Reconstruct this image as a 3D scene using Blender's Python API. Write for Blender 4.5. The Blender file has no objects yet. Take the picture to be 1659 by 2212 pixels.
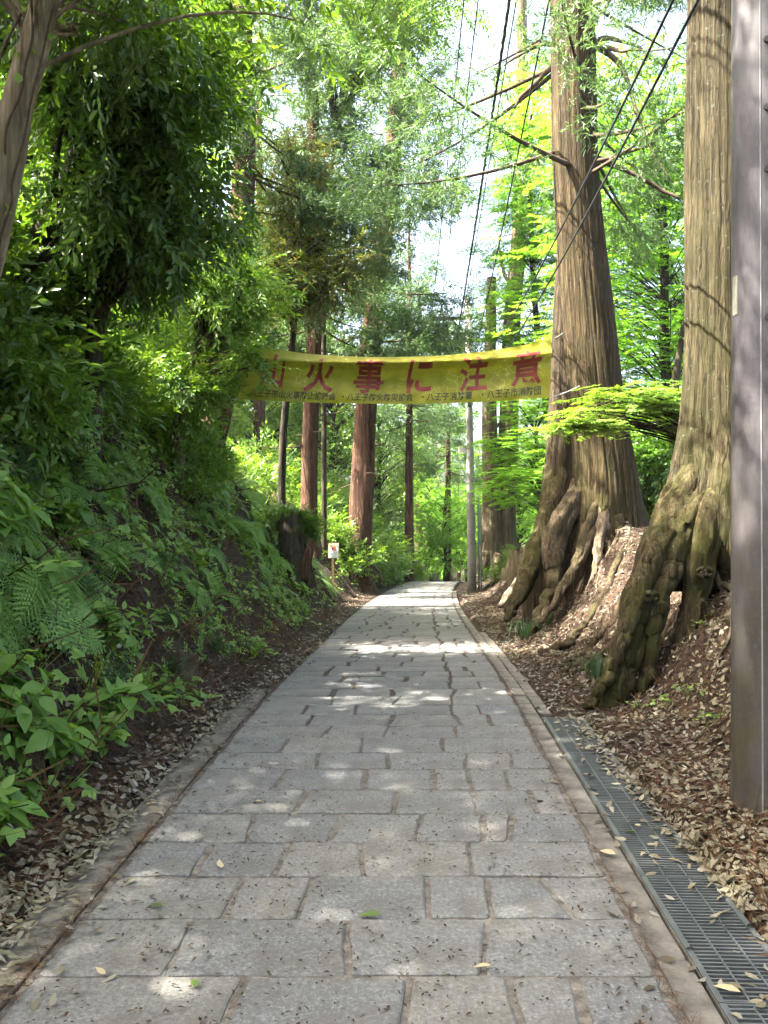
import bpy, math, random
import numpy as np
from mathutils import Vector

# ------------------------------------------------------------------ camera, sky, sun, exposure
scene = bpy.context.scene
COL = scene.collection
F_PX, CX, CY, CAM_Z = 1790.0, 829.5, 1106.0, 1.55      # photograph measured on a 1659 x 2212 raster

cam_data = bpy.data.cameras.new('camera')
cam = bpy.data.objects.new('camera', cam_data)
COL.objects.link(cam)
cam_data.sensor_fit = 'VERTICAL'
cam_data.sensor_height = 36.0
cam_data.lens = 36.0 * F_PX / 2212.0
cam_data.clip_start = 0.05
cam_data.clip_end = 2000
cam.location = (0, 0, CAM_Z)
cam.rotation_euler = (math.radians(90), 0, 0)
scene.camera = cam

SUN_DIR = Vector((-0.56, -0.10, 0.82)).normalized()     # towards the sun: high, from the left
world = bpy.data.worlds.new('World')
scene.world = world
world.use_nodes = True
wn = world.node_tree
wn.nodes.clear()
sky = wn.nodes.new('ShaderNodeTexSky')
sky.sky_type = 'NISHITA'
sky.sun_disc = False
sky.sun_elevation = math.asin(SUN_DIR.z)
sky.sun_rotation = math.atan2(SUN_DIR.x, SUN_DIR.y)
sky.air_density = 0.8
sky.ozone_density = 0.3
sky.dust_density = 7.0
bg = wn.nodes.new('ShaderNodeBackground')
bg.inputs['Strength'].default_value = 0.10
wo = wn.nodes.new('ShaderNodeOutputWorld')
wn.links.new(sky.outputs[0], bg.inputs[0])
wn.links.new(bg.outputs[0], wo.inputs[0])

sun_data = bpy.data.lights.new('sun', 'SUN')
sun_data.energy = 4.6
sun_data.angle = math.radians(0.53)
sun_data.color = (1.0, 0.95, 0.86)
sun = bpy.data.objects.new('sun', sun_data)
COL.objects.link(sun)
sun.rotation_euler = SUN_DIR.to_track_quat('Z', 'Y').to_euler()

vs = scene.view_settings
vs.view_transform = 'Standard'
vs.look = 'None'
vs.gamma = 1.0
vs.use_curve_mapping = False
vs.exposure = 3.85

scene.render.engine = 'CYCLES'
cy = scene.cycles
cy.max_bounces = 7
cy.diffuse_bounces = 5
cy.glossy_bounces = 2
cy.transmission_bounces = 5
cy.sample_clamp_indirect = 6.0
cy.use_adaptive_sampling = True
cy.adaptive_threshold = 0.015
cy.use_denoising = True
cy.caustics_reflective = False
cy.caustics_refractive = False

rng = np.random.default_rng(11)

# ------------------------------------------------------------------ helpers
def at(px, py, d):
    """a point of the photograph's raster at real distance d in front of the camera"""
    return np.array([(px - CX) / F_PX * d, d, CAM_Z - (py - CY) / F_PX * d])

def _hash(i, j, k, s):
    h = (i.astype(np.int64) * 374761393 + j.astype(np.int64) * 668265263 + k.astype(np.int64) * 2147483647 + s * 974634777) & 0xFFFFFFFF
    h = ((h ^ (h >> 13)) * 1274126177) & 0xFFFFFFFF
    h = ((h ^ (h >> 16)) * 2246822519) & 0xFFFFFFFF
    return ((h ^ (h >> 15)) & 0xFFFFFF) / float(0xFFFFFF)

def vn(x, y, z=0.0, s=0):
    """value noise, -1..1"""
    x, y, z = np.broadcast_arrays(np.asarray(x, float), np.asarray(y, float), np.asarray(z, float))
    i, j, k = np.floor(x), np.floor(y), np.floor(z)
    u, v, w = x - i, y - j, z - k
    u, v, w = u*u*(3-2*u), v*v*(3-2*v), w*w*(3-2*w)
    r = 0
    for a in (0, 1):
        for b in (0, 1):
            for c in (0, 1):
                r = r + _hash(i+a, j+b, k+c, s) * (u if a else 1-u) * (v if b else 1-v) * (w if c else 1-w)
    return r * 2 - 1

def unit(a):
    a = np.asarray(a, float)
    return a / np.maximum(np.linalg.norm(a, axis=-1, keepdims=True), 1e-9)

def mesh_quads(name, V, Fq, smooth=False):
    """fast mesh from arrays (all faces with the same corner count)"""
    V = np.ascontiguousarray(V, np.float32)
    Fq = np.ascontiguousarray(Fq, np.int32)
    m = bpy.data.meshes.new(name)
    m.vertices.add(len(V)); m.vertices.foreach_set('co', V.ravel())
    n, k = Fq.shape
    m.loops.add(n*k); m.loops.foreach_set('vertex_index', Fq.ravel())
    m.polygons.add(n); m.polygons.foreach_set('loop_start', np.arange(0, n*k, k, dtype=np.int32))
    m.update(calc_edges=True)
    if smooth:
        m.polygons.foreach_set('use_smooth', np.ones(n, bool))
    return m

def mesh_py(name, V, F, smooth=False):
    m = bpy.data.meshes.new(name)
    m.from_pydata([tuple(v) for v in V], [], [tuple(int(i) for i in f) for f in F])
    m.update()
    if smooth:
        m.polygons.foreach_set('use_smooth', np.ones(len(m.polygons), bool))
    return m

def add(name, mesh, mat=None, parent=None, loc=(0, 0, 0), rot=(0, 0, 0), scale=(1, 1, 1)):
    o = bpy.data.objects.new(name, mesh)
    COL.objects.link(o)
    o.location, o.rotation_euler = loc, rot
    o.scale = scale if hasattr(scale, '__len__') else (scale,)*3
    if mat is not None and not mesh.materials:
        mesh.materials.append(mat)
    if parent is not None:
        o.parent = parent
    return o

def tag(o, label=None, cat=None, group=None, kind=None):
    if label: o['label'] = label
    if cat: o['category'] = cat
    if group: o['group'] = group
    if kind: o['kind'] = kind
    return o

def thing(name, label, cat, loc=(0, 0, 0), rot=(0, 0, 0), group=None, scale=1):
    o = bpy.data.objects.new(name, None)
    COL.objects.link(o)
    o.location, o.rotation_euler, o.scale = tuple(loc), rot, (scale,)*3
    o.empty_display_size = 0.2
    return tag(o, label, cat, group)

class MB:
    """collects small shapes into one mesh"""
    def __init__(s): s.V, s.F, s.n = [], [], 0
    def add(s, V, F):
        V = np.asarray(V, float); s.V.append(V)
        s.F += [tuple(int(i) + s.n for i in f) for f in F]; s.n += len(V); return s
    def box(s, c, size, rz=0.0, ry=0.0):
        x, y, z = np.array(size)/2
        V = np.array([[-x,-y,-z],[x,-y,-z],[x,y,-z],[-x,y,-z],[-x,-y,z],[x,-y,z],[x,y,z],[-x,y,z]], float)
        if ry:
            V = V @ np.array([[math.cos(ry),0,-math.sin(ry)],[0,1,0],[math.sin(ry),0,math.cos(ry)]])
        if rz:
            V = V @ np.array([[math.cos(rz),math.sin(rz),0],[-math.sin(rz),math.cos(rz),0],[0,0,1]])
        return s.add(V + np.array(c), [(0,3,2,1),(4,5,6,7),(0,1,5,4),(1,2,6,5),(2,3,7,6),(3,0,4,7)])
    def tube(s, pts, radii, n=8, cap=True, **k):
        V, F = tube(pts, radii, n, **k)
        F = [tuple(f) for f in F]
        if cap:
            m = len(V)
            F += [tuple(range(n-1, -1, -1)), tuple(range(m-n, m))]
        return s.add(V, F)
    def build(s, name, mat, parent=None, loc=(0, 0, 0), smooth=False):
        V = np.concatenate(s.V) - np.array(loc)
        return add(name, mesh_py(name, V, s.F, smooth), mat, parent)
    def mesh(s, name, loc=(0, 0, 0), smooth=False):
        return mesh_py(name, np.concatenate(s.V) - np.array(loc), s.F, smooth)

def resample(pts, radii, n):
    pts, radii = np.asarray(pts, float), np.asarray(radii, float)
    if len(pts) > 2:                                       # Catmull-Rom
        P = np.vstack([2*pts[0]-pts[1], pts, 2*pts[-1]-pts[-2]])
        out, rr = [], []
        seg = len(pts)-1
        t = np.linspace(0, seg, n)
        for q in t:
            i = min(int(q), seg-1); u = q - i
            p0, p1, p2, p3 = P[i], P[i+1], P[i+2], P[i+3]
            out.append(.5*((2*p1)+(-p0+p2)*u+(2*p0-5*p1+4*p2-p3)*u*u+(-p0+3*p1-3*p2+p3)*u**3))
            rr.append(radii[i]*(1-u)+radii[i+1]*u)
        return np.array(out), np.array(rr)
    t = np.linspace(0, 1, n)[:, None]
    return pts[0]*(1-t)+pts[1]*t, radii[0]*(1-t[:, 0])+radii[1]*t[:, 0]

def tube(pts, radii, n=8, ref=None, rough=0.0, seed=0, vary=None):
    """ring tube; vary(theta, s, pts, r) may return a radius array (rings, n)"""
    pts, radii = np.asarray(pts, float), np.asarray(radii, float)
    T = unit(np.gradient(pts, axis=0))
    ref = np.array([1.0, 0, 0]) if ref is None else np.asarray(ref, float)
    if abs(np.mean(T @ ref)) > .8: ref = np.array([0, 0, 1.0]) if abs(np.mean(T[:, 2])) < .8 else np.array([0, 1.0, 0])
    A = unit(ref - (T @ ref)[:, None]*T)
    B = np.cross(T, A)
    th = np.arange(n)*2*math.pi/n
    s = np.concatenate([[0], np.cumsum(np.linalg.norm(np.diff(pts, axis=0), axis=1))])
    R = np.repeat(radii[:, None], n, 1)
    if rough:
        R = R*(1 + rough*vn(np.cos(th)[None]*1.6+seed*7.1, np.sin(th)[None]*1.6, s[:, None]/max(radii.max()*2.5, .05), seed))
    if vary is not None:
        R = vary(th[None], s[:, None], pts, R)
    V = pts[:, None] + R[..., None]*(np.cos(th)[None, :, None]*A[:, None] + np.sin(th)[None, :, None]*B[:, None])
    m = len(pts)
    i = np.arange(m-1)[:, None]*n; j = np.arange(n)[None]; k = (j+1) % n
    F = np.stack([i+j, i+k, i+n+k, i+n+j], -1).reshape(-1, 4)
    return V.reshape(-1, 3), F

# ------------------------------------------------------------------ materials
def new_mat(name):
    m = bpy.data.materials.new(name); m.use_nodes = True
    nt = m.node_tree; nt.nodes.clear()
    out = nt.nodes.new('ShaderNodeOutputMaterial')
    return m, nt, out

class N:
    def __init__(s, nt): s.nt = nt
    def n(s, t, **k):
        x = s.nt.nodes.new(t)
        for a, b in k.items(): setattr(x, a, b)
        return x
    def l(s, a, b): s.nt.links.new(a, b)
    def coord(s, which='Object', scale=(1, 1, 1)):
        c = s.n('ShaderNodeTexCoord'); m = s.n('ShaderNodeMapping')
        m.inputs['Scale'].default_value = scale
        s.l(c.outputs[which], m.inputs[0]); return m.outputs[0]
    def noise(s, vec, scale, detail=4, rough=.55, dist=0):
        x = s.n('ShaderNodeTexNoise'); s.l(vec, x.inputs['Vector'])
        x.inputs['Scale'].default_value = scale; x.inputs['Detail'].default_value = detail
        x.inputs['Roughness'].default_value = rough; x.inputs['Distortion'].default_value = dist
        return x.outputs[0]
    def voro(s, vec, scale, feature='F1', out=0):
        x = s.n('ShaderNodeTexVoronoi'); x.feature = feature; s.l(vec, x.inputs['Vector'])
        x.inputs['Scale'].default_value = scale; return x.outputs[out]
    def ramp(s, fac, stops, interp='LINEAR'):
        x = s.n('ShaderNodeValToRGB'); e = x.color_ramp.elements; x.color_ramp.interpolation = interp
        while len(e) < len(stops): e.new(.5)
        for q, (p, c) in zip(e, stops):
            q.position = p; q.color = (c, c, c, 1) if isinstance(c, (int, float)) else (*c, 1)
        s.l(fac, x.inputs[0]); return x.outputs[0]
    def mix(s, fac, a, b, blend='MIX'):
        x = s.n('ShaderNodeMix'); x.data_type = 'RGBA'; x.blend_type = blend
        for v, i in ((fac, 0), (a, 6), (b, 7)):
            if isinstance(v, (int, float)): x.inputs[i].default_value = v
            elif isinstance(v, tuple): x.inputs[i].default_value = (*v, 1)
            else: s.l(v, x.inputs[i])
        return x.outputs[2]
    def math(s, op, a, b=0.0, clamp=False):
        x = s.n('ShaderNodeMath'); x.operation = op; x.use_clamp = clamp
        for v, i in ((a, 0), (b, 1)):
            if isinstance(v, (int, float)): x.inputs[i].default_value = v
            else: s.l(v, x.inputs[i])
        return x.outputs[0]
    def bump(s, h, strength=.5, dist=.02):
        x = s.n('ShaderNodeBump'); x.inputs['Strength'].default_value = strength
        x.inputs['Distance'].default_value = dist; s.l(h, x.inputs['Height']); return x.outputs[0]
    def bsdf(s, col, rough=.8, spec=.3, normal=None, metal=0.0):
        b = s.n('ShaderNodeBsdfPrincipled')
        for v, k in ((col, 'Base Color'), (rough, 'Roughness'), (spec, 'Specular IOR Level'), (metal, 'Metallic')):
            if isinstance(v, (int, float)): b.inputs[k].default_value = v
            elif isinstance(v, tuple): b.inputs[k].default_value = (*v, 1)
            else: s.l(v, b.inputs[k])
        if normal is not None: s.l(normal, b.inputs['Normal'])
        return b.outputs[0]

def plain(name, col, rough=.6, spec=.4, metal=0.0, var=.25, scale=8.0, bump=.15):
    m, nt, out = new_mat(name); g = N(nt)
    v = g.coord()
    n = g.noise(v, scale, 6, .65)
    dark = tuple(c*(1-var) for c in col); lite = tuple(min(1, c*(1+var)) for c in col)
    c = g.ramp(n, [(.3, dark), (.7, lite)])
    g.l(g.bsdf(c, rough, spec, g.bump(g.noise(v, scale*6, 3), bump, .01), metal), out.inputs[0])
    return m

def leaf_mat(name, cols, trans=.38, rough=.42, spec=.35, tint=(1.25, 1.2, .45)):
    """leaf colours vary leaf by leaf; light shines through as a yellower green"""
    m, nt, out = new_mat(name); g = N(nt)
    geo = g.n('ShaderNodeNewGeometry')
    st = [(i/(len(cols)-1), c) for i, c in enumerate(cols)]
    c = g.ramp(geo.outputs['Random Per Island'], st)
    big = g.noise(g.coord('Object'), .9, 2)
    c = g.mix(g.ramp(big, [(.35, 0.0), (.7, .55)]), c, tuple(min(1, x*y) for x, y in zip(cols[-1], (1.1, 1.1, .8))))
    p = g.bsdf(c, rough, spec)
    t = g.n('ShaderNodeBsdfTranslucent')
    g.l(g.mix(1.0, c, tint, 'MULTIPLY'), t.inputs[0])
    mx = g.n('ShaderNodeMixShader'); mx.inputs[0].default_value = trans
    g.l(p, mx.inputs[1]); g.l(t.outputs[0], mx.inputs[2]); g.l(mx.outputs[0], out.inputs[0])
    return m

def bark_mat(name, dark, mid, lite, moss=(.035, .045, .008), moss_amt=.4, moss_top=2.5, fib=14.0, lichen=.0, strength=.8, crack=.75):
    m, nt, out = new_mat(name); g = N(nt)
    co = g.n('ShaderNodeTexCoord').outputs['Object']
    v = g.n('ShaderNodeMapping'); v.inputs['Scale'].default_value = (fib, fib, fib*.07); g.l(co, v.inputs[0]); v = v.outputs[0]
    f1 = g.noise(v, 1.0, 6, .65, .4)
    f2 = g.noise(v, 3.1, 4, .7, .2)
    h = g.mix(.4, f1, f2)
    cv = g.n('ShaderNodeMapping'); cv.inputs['Scale'].default_value = (fib*.55, fib*.55, fib*.028)
    wob = g.n('ShaderNodeMix'); wob.data_type = 'VECTOR'; nz = g.n('ShaderNodeTexNoise'); nz.inputs['Scale'].default_value = 5; g.l(co, nz.inputs['Vector'])
    wob.inputs[0].default_value = .06; g.l(co, wob.inputs[4]); g.l(nz.outputs[1], wob.inputs[5]); g.l(wob.outputs[1], cv.inputs[0])
    cr = g.ramp(g.voro(cv.outputs[0], 1.0, 'DISTANCE_TO_EDGE'), [(.0, 1-crack), (.07, 1.0)])
    c = g.ramp(h, [(.39, dark), (.495, mid), (.60, lite)])
    c = g.mix(cr, tuple(x*.6 for x in dark), c)
    h = g.mix(.22*crack, h, cr)
    big = g.noise(co, 1.3, 4, .6)
    c = g.mix(g.ramp(big, [(.42, 0.0), (.62, .55)]), c, tuple(x*.55 for x in mid))
    sep = g.n('ShaderNodeSeparateXYZ'); g.l(co, sep.inputs[0])
    low = g.ramp(g.math('DIVIDE', sep.outputs[2], moss_top), [(0.0, 1.0), (1.0, .25)])
    mo = g.ramp(g.noise(co, 2.6, 6, .7), [(.42, 0.0), (.62, 1.0)])
    mf = g.math('MULTIPLY', g.math('MULTIPLY', mo, low), moss_amt)
    c = g.mix(mf, c, moss)
    if lichen:
        li = g.ramp(g.noise(co, 17, 4, .65), [(.62, 0.0), (.74, .8)])
        c = g.mix(g.math('MULTIPLY', li, lichen), c, (.17, .20, .155))
    g.l(g.bsdf(c, .92, .15, g.bump(h, strength, .05)), out.inputs[0])
    return m

def granite_mat():
    m, nt, out = new_mat('granite_paving'); g = N(nt)
    oi = g.n('ShaderNodeObjectInfo').outputs['Random']
    co = g.n('ShaderNodeTexCoord').outputs['Object']
    base = g.ramp(oi, [(0, (0.1285, 0.1231, 0.109)), (.25, (0.151, 0.1467, 0.1337)), (.5, (0.1174, 0.1177, 0.1132)), (.72, (0.1659, 0.1556, 0.1354)), (1, (0.1071, 0.1086, 0.1073))])
    sp = g.noise(co, 70, 3, .8)
    c = g.mix(g.ramp(sp, [(.38, .5), (.49, 0.0)]), base, (.065, .065, .065))
    c = g.mix(g.ramp(sp, [(.53, 0.0), (.64, .45)]), c, (.29, .29, .285))
    grime = g.noise(co, 5.0, 5, .7)
    c = g.mix(g.ramp(grime, [(.45, 0.0), (.62, .55)]), c, (.10, .09, .075))
    fl = g.noise(co, 28, 2, .6, 1.5)
    c = g.mix(g.ramp(fl, [(.70, 0.0), (.74, .7)]), c, (.06, .05, .04))
    h = g.mix(.5, g.noise(co, 40, 4, .7), g.noise(co, 9, 3, .6))
    g.l(g.bsdf(c, .82, .25, g.bump(h, .7, .012)), out.inputs[0])
    return m

def soil_mat():
    m, nt, out = new_mat('forest_soil'); g = N(nt)
    co = g.n('ShaderNodeTexCoord').outputs['Object']
    n1 = g.noise(co, 3.0, 8, .7)
    n2 = g.noise(co, 26, 6, .75, .5)
    c = g.ramp(n2, [(.41, (.008, .0055, .004)), (.5, (.036, .025, .017)), (.60, (.095, .069, .05))])
    c = g.mix(g.ramp(n1, [(.42, 0.0), (.62, .5)]), c, (.036, .024, .016))
    st = g.n('ShaderNodeMapping'); st.inputs['Scale'].default_value = (60, 9, 20); st.inputs['Rotation'].default_value = (.3, .2, .9); g.l(co, st.inputs[0])
    nd = g.noise(st.outputs[0], 1.0, 3, .6, 1.0)
    c = g.mix(g.ramp(nd, [(.6, 0.0), (.68, .7)]), c, (.07, .04, .024))
    h = g.mix(.5, n2, nd)
    g.l(g.bsdf(c, .95, .1, g.bump(h, .9, .04)), out.inputs[0])
    return m

M = {}
M['granite'] = granite_mat()
M['soil'] = soil_mat()
def grout_mat():
    """sandy joint filler near the camera, dark packed soil in the joints further up the path"""
    m, nt, out = new_mat('joint_filler'); g = N(nt)
    co = g.n('ShaderNodeTexCoord').outputs['Object']
    n = g.noise(co, 16, 6, .65)
    sand = g.ramp(n, [(.35, (.075, .066, .056)), (.65, (.19, .168, .142))])
    soil = g.ramp(n, [(.35, (.038, .032, .026)), (.65, (.088, .074, .06))])
    sep = g.n('ShaderNodeSeparateXYZ'); g.l(co, sep.inputs[0])
    f = g.ramp(g.math('ADD', g.math('DIVIDE', sep.outputs[1], 12.0), g.math('MULTIPLY', g.noise(co, 1.5, 3), .3)), [(.5, 0.0), (.72, 1.0)])
    g.l(g.bsdf(g.mix(f, sand, soil), .95, .1, g.bump(g.noise(co, 90, 3), .8, .01)), out.inputs[0])
    return m
M['grout'] = grout_mat()
M['kerb'] = plain('kerb_concrete', (0.1238, 0.1106, 0.0924), .9, .15, 0, .55, 7, .8)
M['steel'] = plain('galvanised_steel', (0.105, 0.1134, 0.1092), .5, .5, .4, .25, 6, .1)
M['pit'] = plain('dark_channel', (.02, .018, .015), .95, .1)
M['bark_root'] = bark_mat('mossy_root_bark', (0.01071, 0.007125, 0.00351), (0.0459, 0.0342, 0.01521), (0.1071, 0.08407, 0.04095), (0.0315, 0.0315, 0.00525), .85, 3.6, 26, .4, 1.0, crack=0)
M['bark_rear'] = bark_mat('shaded_cedar_bark', (.010, .007, .004), (.042, .029, .017), (.09, .066, .04), (.035, .036, .007), .5, 3.0, 22, .1, 1.0)  # brown, less mossy bark of the rear stem
M['bark_tan'] = bark_mat('tan_bark', (.07, .05, .03), (.17, .13, .08), (.27, .215, .14), (.05, .06, .015), .25, 1.5, 12, .1, .6, crack=.4)
M['bark_near'] = bark_mat('mossy_cedar_bark', (0.009252, 0.006156, 0.003033), (0.04098, 0.0277, 0.01213), (0.09918, 0.07079, 0.03285), (0.02722, 0.02722, 0.004536), .8, 3.6, 24, .45, 1.0)
M['bark_grey'] = bark_mat('grey_mossy_bark', (0.007829, 0.005609, 0.002763), (0.03613, 0.02804, 0.01289), (0.0843, 0.06843, 0.03454), (0.02362, 0.02421, 0.004723), .8, 4.5, 26, .6, 1.0)
M['bark_red'] = bark_mat('red_cedar_bark', (0.0224, 0.0112, 0.0072), (0.076, 0.0384, 0.024), (0.152, 0.084, 0.0528), (0.032, 0.036, 0.008), .3, 2.0, 12, .0, .9)
M['bark_dark'] = bark_mat('dark_bark', (.012, .009, .006), (.035, .027, .018), (.08, .064, .045), (.03, .04, .01), .4, 2.0, 14, .1, .8)
M['bark_pale'] = bark_mat('pale_bark', (0.03825, 0.0289, 0.01615), (0.1062, 0.0816, 0.0476), (0.187, 0.153, 0.0952), (0.0425, 0.051, 0.01275), .35, 1.5, 14, .2, .6)
M['root'] = bark_mat('root_bark', (0.016, 0.0112, 0.0064), (0.0528, 0.0376, 0.0224), (0.12, 0.0896, 0.056), (0.0336, 0.032, 0.0064), .6, 1.6, 30, .1, 1.0, crack=0)
M['root_pale'] = bark_mat('bleached_root', (0.045, 0.03375, 0.0225), (0.1275, 0.0975, 0.066), (0.24, 0.1913, 0.135), (0.0375, 0.0375, 0.015), .3, 1.5, 26, .0, .6, crack=0)
M['twig'] = plain('twig_bark', (.06, .042, .028), .9, .1, 0, .4, 20, .3)
G = [(0.0551, 0.1073, 0.0203), (0.0841, 0.1624, 0.029), (0.1189, 0.2175, 0.0377), (0.174, 0.2828, 0.0464)]
M['leaf_evergreen'] = leaf_mat('evergreen_leaf', [(0.02714, 0.0689, 0.01253), (0.04385, 0.1023, 0.0167), (0.0689, 0.1462, 0.02088), (0.1044, 0.1879, 0.02714)], .46, .32, .5)
M['leaf_fresh'] = leaf_mat('fresh_leaf', [(0.0625, 0.1438, 0.0275), (0.09375, 0.1938, 0.035), (0.1313, 0.2438, 0.0425), (0.175, 0.2875, 0.0525)], .46, .42, .35)
M['leaf_maple'] = leaf_mat('maple_leaf', [(0.07475, 0.1898, 0.0253), (0.1035, 0.2357, 0.0322), (0.138, 0.2818, 0.0391), (0.1898, 0.3335, 0.0483)], .6, .5, .2, (1.12, 1.22, .45))
M['leaf_shrub'] = leaf_mat('shrub_leaf', G, .35, .38, .4)
M['leaf_rust'] = leaf_mat('rusty_young_leaf', [(0.056, 0.105, 0.0252), (0.091, 0.119, 0.028), (0.168, 0.119, 0.0336), (0.084, 0.14, 0.0308)], .4, .5, .25, (1.2, 1.05, .45))
M['leaf_blue'] = leaf_mat('bank_leaf', [(0.0675, 0.138, 0.03), (0.102, 0.195, 0.039), (0.15, 0.258, 0.048), (0.2175, 0.33, 0.057)], .38, .4, .4)
M['fern'] = leaf_mat('fern_frond', [(0.0675, 0.1425, 0.039), (0.099, 0.195, 0.048), (0.132, 0.2475, 0.057), (0.1725, 0.2925, 0.066)], .36, .5, .3)
M['needle'] = leaf_mat('cedar_needle', [(0.0338, 0.0715, 0.0338), (0.052, 0.104, 0.0442), (0.0728, 0.1365, 0.0546), (0.104, 0.169, 0.0598)], .36, .55, .25, (1.15, 1.15, .6))
M['grass'] = leaf_mat('grass_blade', [(.02, .05, .02), (.03, .07, .026), (.045, .09, .03)], .3, .5, .3)
M['litter'] = leaf_mat('dry_leaf', [(0.02772, 0.01901, 0.01426), (0.0594, 0.04277, 0.03089), (0.1109, 0.0887, 0.06653), (0.1742, 0.1505, 0.1188), (0.2534, 0.2336, 0.194)], .12, .7, .2, (1.1, .9, .6))
M['litter_dark'] = leaf_mat('bark_crumb', [(.02, .014, .009), (.04, .028, .018), (.06, .038, .022)], .02, .9, .1)
M['needle_dead'] = leaf_mat('dead_cedar_twig', [(0.0352, 0.01664, 0.0096), (0.0608, 0.0288, 0.016), (0.0896, 0.048, 0.02688)], .06, .85, .1)
# ------------------------------------------------------------------ terrain shape
def sramp(t, w=1.5):
    return np.logaddexp(0, np.asarray(t, float)/w*3)*w/3

def x_left(y):                       # left edge of the stone paving
    y = np.asarray(y, float)
    return -1.28 + .04*y + .0021*np.maximum(0, y-14)**2

PAVE_W = 2.09
def z_path(y):
    y = np.asarray(y, float)
    return -.05*sramp(y-7, 2.0) - .07*sramp(y-37, 3.0) + .10*sramp(y-60, 6)

def ground(x, y):
    x, y = np.broadcast_arrays(np.asarray(x, float), np.asarray(y, float))
    xl = x_left(y)
    u = xl - .24 - x
    v = x - (xl + PAVE_W + .46)
    z = z_path(y)
    foot = np.interp(y, [0, 4, 9, 16, 25, 40], [.30, .36, .45, .55, .28, .3]) + .10*vn(y*.9, 3.3, 0, 5)
    e = sramp(u - foot, .18)
    steep = np.interp(y, [0, 10, 16, 22, 30, 60], [1.55, 1.5, 1.35, 1.25, 1.1, .8])
    bank = steep*(e - sramp(e-2.5, .9)) + .32*sramp(e-2.5, .9) - .2*sramp(e-9, 2)
    bank = bank*np.interp(e, [0, 60], [1, 1])
    lump = .16*vn(x*1.7, y*1.7, 0, 1) + .10*vn(x*4.1, y*4.1, 0, 2) + .04*vn(x*9, y*9, 0, 3)
    z = z + np.where(u > 0, .05*np.minimum(u, 1) + bank + lump*np.clip(e*1.6, 0.04, 1.5), 0)
    sm = np.clip((v-.40)/1.25, 0, 1); sm = sm*sm*(3-2*sm)
    hm = np.interp(y, [0, 4.5, 7, 9, 12, 14, 20, 30, 50], [.30, .5, 1.0, 1.1, 1.4, 1.35, .9, .6, .4])
    fall = .55*sramp(v-3.4, 1.2) - .55*sramp(v-15, 2)
    mound = np.where(v > 0, .06*np.minimum(v, .6) + hm*sm - fall + lump*np.clip(v*.9, .06, 1.1), 0)
    z = z + mound
    lo = np.interp(y, [7.4, 7.6], [.28, .06]); hi = np.interp(y, [6.22, 6.3], [.46, .27])
    edge = np.clip((x-(xl-lo))/.06, 0, 1)*np.clip((xl+PAVE_W+hi-x)/.05, 0, 1)
    z = z - .075*edge                                   # bed below the paving and its edges
    pit = np.clip((x-(xl+PAVE_W+.135))/.01, 0, 1)*np.clip((xl+PAVE_W+.445-x)/.01, 0, 1)*np.clip((6.22-y)/.02, 0, 1)
    return z - .16*pit

def gz(x, y): return float(ground(np.array([x]), np.array([y]))[0])

def gnormal(x, y, h=.06):
    zx = (ground(x+h, y)-ground(x-h, y))/(2*h); zy = (ground(x, y+h)-ground(x, y-h))/(2*h)
    return unit(np.stack([-zx, -zy, np.ones_like(zx)], -1))

def axis(stops):
    """uneven grid lines: [(from, step), ..., (end, None)]"""
    out = []
    for (a, st), (b, _) in zip(stops, stops[1:]):
        out.append(np.arange(a, b, st))
    return np.concatenate(out + [np.array([stops[-1][0]])])

gu = axis([(-80, 4), (-24, .8), (-9, .22), (-5, .11), (-1.75, .06), (-1.1, .3), (.8, .05), (1.4, .01), (1.5, .09), (5, .3), (12, 1.2), (30, 5), (85, None)])
gy = axis([(-8, .5), (1.5, .08), (12, .14), (26, .3), (50, .8), (80, 3), (150, None)])
YY, UU = np.meshgrid(gy, gu, indexing='ij')
XX = UU + (x_left(YY) + 1.28 - .04*3)*np.clip(1-np.abs(UU)/60, 0, 1)
GV = np.stack([XX, YY, ground(XX, YY)], -1).reshape(-1, 3)
nx, ny = len(gu), len(gy)
ii = (np.arange(ny-1)[:, None]*nx + np.arange(nx-1)[None]).ravel()
gm = mesh_quads('ground', GV, np.stack([ii, ii+1, ii+nx+1, ii+nx], -1), True)
tag(add('ground', gm, M['soil']), kind='structure')

# ------------------------------------------------------------------ stone path
def pz(x, y): return z_path(y)

py_ = axis([(-3, .5), (2, .15), (45, .5), (70, None)])
px_ = np.linspace(-.02, PAVE_W+.02, 30)
PV = []
for y in py_:
    xs = x_left(y) + px_
    PV.append(np.stack([xs, np.full_like(xs, y), z_path(y) - .007 + .005*vn(xs*9, y*9, 0, 8)], -1))
PV = np.concatenate(PV); k = len(px_)
ii = (np.arange(len(py_)-1)[:, None]*k + np.arange(k-1)[None]).ravel()
path = add('path', mesh_quads('path', PV, np.stack([ii, ii+1, ii+k+1, ii+k], -1), True), M['grout'])
tag(path, kind='structure')

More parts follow.
